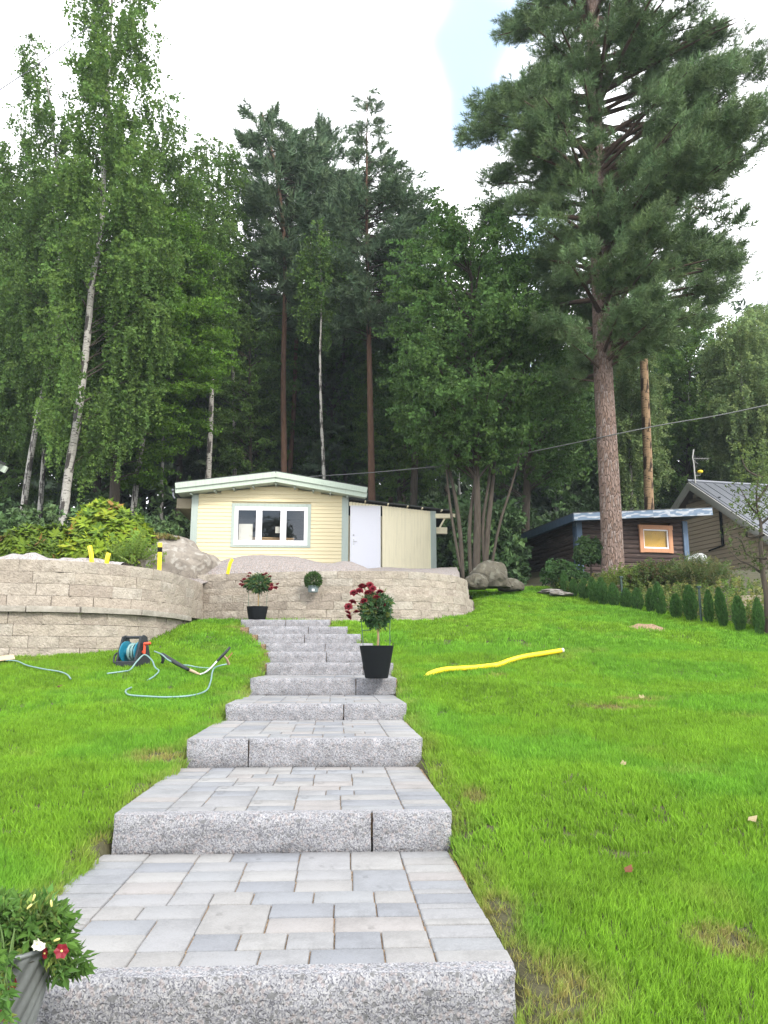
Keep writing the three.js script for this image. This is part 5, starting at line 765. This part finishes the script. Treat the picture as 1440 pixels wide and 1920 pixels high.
// ---------------------------------------------------------------- hose reel, hoses, pipes and small things on the lawn
{
  const f = lawnAt(250, 1251), g = base('hose_reel', f.clone().add(V(0, .0, 0)), -.35); tag(g, 'black garden hose reel with turquoise drum and red crank on the lawn', 'hose reel');
  const S = 1.12, side = (x) => { const s = new THREE.Shape([[-.13, 0], [.13, 0], [.125, .08], [.05, .33], [.0, .345], [-.05, .33], [-.125, .08]].map(([a, b]) => new THREE.Vector2(a * S, b * S))); const q = new THREE.ExtrudeGeometry(s, { depth: .018, bevelEnabled: true, bevelSize: .006, bevelThickness: .006, bevelSegments: 2 }); q.rotateY(Math.PI / 2); q.translate(x, 0, 0); return q; };
  mesh('side_frame', side(.118), M.blackPlastic, g);
  { const s = new THREE.Shape([[-.13, 0], [.13, 0], [.125, .08], [.05, .33], [.0, .345], [-.05, .33], [-.125, .08]].map(([a, b]) => new THREE.Vector2(a * S, b * S))); s.holes.push(new THREE.Path([[-.085, .05], [-.03, .29], [.03, .29], [.085, .05]].map(([a, b]) => new THREE.Vector2(a * S, b * S)))); const q = new THREE.ExtrudeGeometry(s, { depth: .016, bevelEnabled: true, bevelSize: .005, bevelThickness: .005, bevelSegments: 2 }); q.rotateY(Math.PI / 2); q.translate(-.15, 0, 0); mesh('side_frame', q, M.blackPlastic, g); }
  mesh('handle', tube([V(-.14, .365, 0), V(.13, .365, 0)], .018, 10), M.blackPlastic, g);
  mesh('tray', bx(.3, .07, .07, 0, .04, .125, .012), M.blackPlastic, g); mesh('tray', bx(.3, .05, .06, 0, .03, -.125, .012), M.blackPlastic, g);
  const disc = (x) => { const q = new THREE.CylinderGeometry(.135, .135, .014, 32); q.rotateZ(Math.PI / 2); q.translate(x, .185, 0); return q; };
  mesh('drum_flange', disc(-.115), M.cyan, g); mesh('drum_flange', disc(.098), M.cyan, g); { const q = new THREE.CylinderGeometry(.055, .055, .2, 20); q.rotateZ(Math.PI / 2); q.translate(-.01, .185, 0); mesh('drum', q, M.cyan, g); }
  const r = RNG(21), coils = []; for (let i = 0; i < 9; i++) { const q = new THREE.TorusGeometry(.078 + (i % 3) * .014, .0085, 7, 28); q.rotateY(Math.PI / 2 + (r() - .5) * .25); q.translate(-.05 + i * .016, .185, 0); coils.push(q); } for (let i = 0; i < 3; i++) { const q = new THREE.TorusGeometry(.105, .0085, 7, 28); q.rotateY(Math.PI / 2 + .3 - i * .4); q.translate(-.04 + i * .03, .18, 0); coils.push(q); }
  mesh('wound_hose', merged(coils), M.hose, g);
  mesh('crank', merged([tube([V(.14, .185, .02), V(.165, .185, .02)], .02, 10), bx(.022, .13, .035, .168, .225, .025, .008)]), M.red, g); mesh('crank_grip', tube([V(.165, .285, .028), V(.255, .29, .028)], .019, 10), M.red, g);
  mesh('guide_loop', tube(curvePts([V(-.15, .05, .12), V(-.2, .06, .12), V(-.215, .13, .1), V(-.19, .17, .09), V(-.14, .16, .09)], 14), .011, 7), M.blackPlastic, g);
}
{
  const L = (x, y, h = .012) => lawnAt(x, y).add(V(0, h + .034 * sstep(.12, .0, h), 0)), hose = (name, label, lists) => { const g = base(name, lawnAt(...lists[0][0])); tag(g, label, 'hose'); for (const q of lists) mesh('hose_length', tube(curvePts(q.map(([x, y, h]) => L(x, y, h).sub(g.position)), q.length * 6), .0085, 8), M.hose, g); return g; };
  hose('garden_hose', 'pale green garden hose looping from the reel over the lawn', [
    [[200, 1271, .015], [232, 1268, .02], [244, 1265, .03], [256, 1262, .14], [268, 1260, .2], [282, 1262, .16], [291, 1266, .06], [297, 1268, .03], [290, 1275, .02], [276, 1283, .01]],
    [[288, 1252, .2], [300, 1256, .19], [318, 1261, .13], [336, 1262, .09], [352, 1259, .05], [370, 1259, .02], [392, 1262, .02]],
    [[246, 1297, .012], [236, 1304, .02], [236, 1310, .025], [246, 1315, .025], [275, 1317, .025], [310, 1318, .025], [350, 1316, .025], [384, 1308, .03], [394, 1292, .04], [398, 1272, .06], [402, 1265, .07], [414, 1262, .08], [428, 1262, .1]]]);
  hose('garden_hose', 'short stretch of pale garden hose in the grass at the left edge', [[[-25, 1246, .012], [8, 1247, .02], [28, 1248, .025], [50, 1256, .025], [85, 1264, .025], [110, 1268, .025], [124, 1274, .025], [132, 1283, .02]]]);
  const lance = (name, label, fn) => { const g = base(name, V(0, 0, 0)); tag(g, label, 'spray lance'); fn(g); };
  const A = lawnAt(302, 1252), rel = (x, y, h) => L(x, y, h).sub(A);
  { const g = base('spray_lance', A); tag(g, 'black pressure washer lance with trigger grip lying beside the hose reel', 'spray lance'); mesh('barrel', tube([rel(303, 1254, .17), rel(330, 1264, .12), rel(352, 1270, .07)], [.026, .024, .019], 10), M.blackPlastic, g); mesh('grip', tube([rel(304, 1254, .17), rel(305, 1254, .1), rel(303, 1254, .04)], [.023, .021, .018], 8), M.blackPlastic, g); mesh('coupling', tube([rel(352, 1268, .05), rel(362, 1270, .035), rel(374, 1274, .015)], [.019, .017, .012], 10), M.brass, g); }
  { const B = lawnAt(378, 1274), rl = (x, y, h) => L(x, y, h).sub(B), g = base('spray_nozzle', B); tag(g, 'grey bent spray pipe with black tip propped up from the grass', 'spray nozzle'); mesh('pipe', tube(curvePts([rl(374, 1274, .015), rl(382, 1272, .03), rl(394, 1270, .1), rl(406, 1270, .18)], 10), .011, 8), M.steel, g); mesh('tip', tube([rl(406, 1270, .18), rl(420, 1270, .27), rl(429, 1270, .33)], [.014, .017, .014], 8), M.blackPlastic, g); mesh('hose_connector', tube([rl(417, 1270, .25), rl(424, 1270, .2), rl(428, 1268, .13)], [.011, .012, .018], 8), M.brass, g); mesh('trigger', tube([rl(425, 1270, .2), rl(434, 1270, .27)], .006, 6), M.copper, g); }
  { // yellow drain pipe on the lawn
    const pts = [[790, 1275, -.05], [806, 1270, .0], [830, 1266, .032], [860, 1264, .034], [900, 1261, .034], [932, 1256, .034], [955, 1248, .034], [985, 1240, .034], [1020, 1234, .036], [1053, 1229, .04]], A2 = lawnAt(930, 1256), P2 = curvePts(pts.map(([x, y, h]) => L(x, y, h).sub(A2)), 60), g = base('yellow_pipe', A2); tag(g, 'bent yellow drain pipe half buried in the right lawn', 'pipe');
    mesh('pipe', tube(P2, .031, 14, false), M.pipe, g); const e = P2[60], q = e.clone().sub(P2[59]).normalize(); mesh('cut_end', tube([e.clone().addScaledVector(q, -.005), e.clone().addScaledVector(q, .03)], .029, 14), M.pipeCut, g);
  }
  // yellow pipe stubs above the walls
  const stub = (label, a, b, d, rr, band) => { const g = base('yellow_pipe', at(a[0], a[1], d)); tag(g, label, 'pipe', null); const O = g.position, p = at(b[0], b[1], d).sub(O); mesh('pipe', tube([V(0, -.12, 0), p.clone().multiplyScalar(.5), p], rr, 12), M.pipe, g); if (band) mesh('band', tube([p.clone().multiplyScalar(.62), p.clone().multiplyScalar(.82)], rr * 1.12, 12), M.black, g); return g; };
  stub('short yellow pipe stub leaning left in the gravel on the wall, left one of two', [174, 1052], [168, 1024], 11.3, .033);
  stub('short yellow pipe stub with torn slanting top on the left wall, beside the leaning one', [199, 1054], [204, 1037], 11.3, .033);
  stub('upright yellow pipe with black band before the boulder', [299, 1064], [300, 1018], 12.3, .034, true);
  stub('thin yellow pipe end leaning out of the gravel heap before the yellow house', [427, 1064], [436, 1048], 14.0, .03);
  { const p = lawnAt(8, 1241), m = mesh('cardboard', toWorldUV(new THREE.BoxGeometry(.26, .012, .3, 6, 1, 1)), M.board); m.position.copy(p).add(V(-.02, .05, 0)); m.rotation.set(.18, .5, .05); tag(m, 'piece of brown cardboard in the grass below the left wall', 'cardboard'); }
  { // bare earth mound
    const p = lawnAt(1212, 1181), rows = []; for (let j = 0; j <= 14; j++) { const row = []; for (let i = 0; i <= 24; i++) { const a = i / 24 * 6.283, q = j / 14, x = Math.cos(a) * q * .42, z = Math.sin(a) * q * .34; row.push(V(p.x + x, lawn(p.x + x, p.z + z) + .1 * Math.pow(1 - q * q, 1.2) * (.8 + .5 * noise2(x * 9 + 4, z * 9, 5)) - .008 - .02 * q * q + .012 * (noise2(x * 40, z * 40, 6) - .5), p.z + z)); } rows.push(row); } tag(loft(rows, 'earth_mound', M.dirt), 'small mound of bare brown earth on the lawn before the hedge', 'earth mound');
  }
  const leaf = (x, y, s, col, label, ry) => { const g = leafQuads([[V(-.5, 0, 0), V(1, .1, 0).normalize(), V(0, 0, 1), 1, .7, .12], [V(-.45, .02, 0), V(.8, .3, .5).normalize(), V(-.5, 0, .8).normalize(), .7, .4, .1]]); const m = mesh('fallen_leaf', g, std({ color: rgb(...col), roughness: .9, side: THREE.DoubleSide })); m.scale.setScalar(s); m.position.copy(lawnAt(x, y)).add(V(0, .05, 0)); m.rotation.set(.4, ry, .1); tag(m, label, 'leaf'); };
  leaf(1413, 1557, .06, [.3, .24, .13], 'pale dry leaf on the lawn near the right edge', .4); leaf(1169, 1446, .05, [.28, .23, .12], 'pale upright dry leaf in the middle of the right lawn', 1.3); leaf(1180, 1657, .05, [.13, .045, .018], 'reddish brown leaf in the right lawn', .8);
  leaf(110, 1296, .08, [.12, .055, .03], 'dark brown curled leaf on the left lawn', .2); leaf(1203, 1316, .07, [.26, .23, .1], 'yellowish dry leaf flat on the right lawn below the earth mound', 2.1);
}
{ // overhead cables
  const cable = (label, pts, rad, mat) => { const a = pts.map(([x, y, d]) => at(x, y, d)), m = mesh('overhead_cable', tube(curvePts(a, 60), rad, 5), mat); tag(m, label, 'cable'); };
  cable('thin overhead cable from the yellow house past the big pine to the right edge', [[540, 896, 23.5], [640, 890, 23], [720, 884, 22], [840, 872, 21], [960, 854, 20], [1080, 830, 19.3], [1155, 814, 18.6], [1250, 795, 18.5], [1340, 780, 18.5], [1450, 757, 18.5]], .014, M.cable);
  cable('dark overhead cable crossing the birch tops at the upper left', [[-60, 208, 19], [0, 168, 19], [60, 128, 19.3], [120, 84, 19.8], [165, 52, 20.5], [205, 22, 21.3]], .014, M.cableDark);
}

// ---------------------------------------------------------------- the lawn
{
  const sample = (path) => { const a = []; for (let s = 0; s <= path.len; s += .12) { const p = path.p(s), t = path.t(s); a.push([p.x, p.z, -t.z, t.x]); } return a; }, SL = sample(LOW), SR = sample(RIGHT);
  const behind = (S, x, z) => { let b = 1e9, k = null; for (const q of S) { const e = (q[0] - x) ** 2 + (q[1] - z) ** 2; if (e < b) { b = e; k = q; } } return (x - k[0]) * k[2] + (z - k[1]) * k[3]; };
  const tuft = (seed, n, h, w, R) => {
    const r = RNG(seed), pos = [], idx = [];
    for (let i = 0; i < n; i++) {
      const a = r() * 6.283, q = Math.sqrt(r()) * R, b = V(Math.cos(a) * q, 0, Math.sin(a) * q), l = h * (.55 + .6 * r()), la = r() * 6.283, lean = l * (.15 + .75 * r() * r()), sa = r() * 6.283, s = V(Math.cos(sa), 0, Math.sin(sa)).multiplyScalar(w * (.7 + .6 * r()) / 2), k = pos.length / 3;
      const p1 = b.clone().add(V(Math.cos(la) * lean * .3, l * .6, Math.sin(la) * lean * .3)), p2 = b.clone().add(V(Math.cos(la) * lean, l, Math.sin(la) * lean));
      for (const p of [b.clone().sub(s), b.clone().add(s), p1.clone().addScaledVector(s, .85), p1.clone().addScaledVector(s, -.85), p2]) pos.push(p.x, p.y, p.z); idx.push(k, k + 1, k + 2, k, k + 2, k + 3, k + 3, k + 2, k + 4);
    }
    let g = new THREE.BufferGeometry(); g.setAttribute('position', new THREE.Float32BufferAttribute(pos, 3)); g.setIndex(idx); g = g.toNonIndexed(); g.computeVertexNormals(); return g;
  };
  const grp = new THREE.Group(); grp.name = 'lawn_grass'; scene.add(grp); tag(grp, 'bright green mown grass on both sides of the steps', 'grass', null, 'stuff');
  const earth = lawnAt(1212, 1179), dryspots = [[1365, 1785, .13, .1], [1340, 1760, .12, .07], [1000, 1860, .25, .25], [890, 1500, .08, .2], [300, 1425, .25, .2], [450, 1180, .25, .3], [215, 1575, .12, .25], [1200, 1316, .3, .15], [1150, 1330, .4, .15], [930, 1268, .15, .1], [925, 1720, .1, .25], [960, 1830, .12, .3]].map(([x, y, rx, rz]) => { const p = lawnAt(x, y); return [p.x, p.z, rx, rz]; });
  const zones = [[1.3, 3.4, 3600, tuft(1, 11, .044, .0031, .02)], [3.4, 6.5, 1300, tuft(2, 13, .05, .0048, .033)], [6.5, 11, 560, tuft(3, 14, .056, .008, .052)], [11, 20.5, 220, tuft(4, 15, .065, .014, .08)]];
  zones.forEach(([d0, d1, dens, geo], zi) => {
    const r = RNG(1000 + zi), m = [], c = [], wide = (d) => d * .53 + .5, area = (wide(d0) + wide(d1)) * (d1 - d0), n = Math.round(area * dens);
    for (let i = 0; i < n; i++) {
      const d = Math.sqrt(mix(d0 * d0, d1 * d1, r())), x = (r() * 2 - 1) * wide(d), z = -d; let edge = 1e9; const p = pathAt(d);
      if (p) { edge = Math.max(p.l - x, x - p.r); if (edge < .012) continue; }
      if (x > hedgeX(d) + .5 && d > 9) continue;
      if (x < -2.6 && d > 8.7 && behind(SL, x, z) < .05) continue; if (d > 13.2 && x < 2.4 && x > -4 && behind(SR, x, z) < .05) continue; if (d > 13.9 && x < -1) continue; if (d > 17.4 && x < 2.1) continue;
      if (Math.hypot((x - earth.x) / .4, (z - earth.z) / .32) < 1) continue;
      let dry = sstep(.66, .85, fbm(x * 1.7 + 3, z * 1.7, 301, 3)) * .25 + .6 * sstep(.22, .0, edge) * noise2(x * 5, z * 5, 5), bare = 0;
      for (const s of dryspots) { const q = Math.hypot((x - s[0]) / s[2], (z - s[1]) / s[3]); if (q < 1.3) { dry = Math.max(dry, sstep(1.3, .3, q)); bare = Math.max(bare, sstep(.9, .2, q)); } }
      if (r() < bare * .6) continue;
      const lush = fbm(x * 1.1, z * 1.1, 303, 3), fine = noise2(x * 7, z * 7, 305), k = .7 + .45 * lush + .22 * (fine - .5) + .3 * (r() - .5);
      const g = [mix(.2, .145, sstep(.45, .65, lush)), mix(.385, .33, sstep(.45, .65, lush)), .026], dr = [.31, .28, .09], q = clamp(dry * (.5 + r() * .8)); const col = rgb(mix(g[0], dr[0], q) * k, mix(g[1], dr[1], q) * k, mix(g[2], dr[2], q) * k);
      const long = (1 + .5 * sstep(.12, 0, edge) * r() + .35 * (lush - .5)) * (.75 + .5 * r()) * (1 - .3 * q), y = groundY(x, z), lean = edge < .08 && p ? V((x < p.l ? 1 : -1) * .5 * r(), 1, (r() - .5) * .3) : V((r() - .5) * .35, 1, (r() - .5) * .35);
      m.push(place(V(x, (p && edge < .1 ? lawn(x, z) - .015 : y) - .004, z), lean, r() * 6.28, V(1, long, 1))); c.push(col);
    }
    scatter('grass_blades', geo, M.grass, m, c, grp);
  });
}
renderer.render(scene, camera);
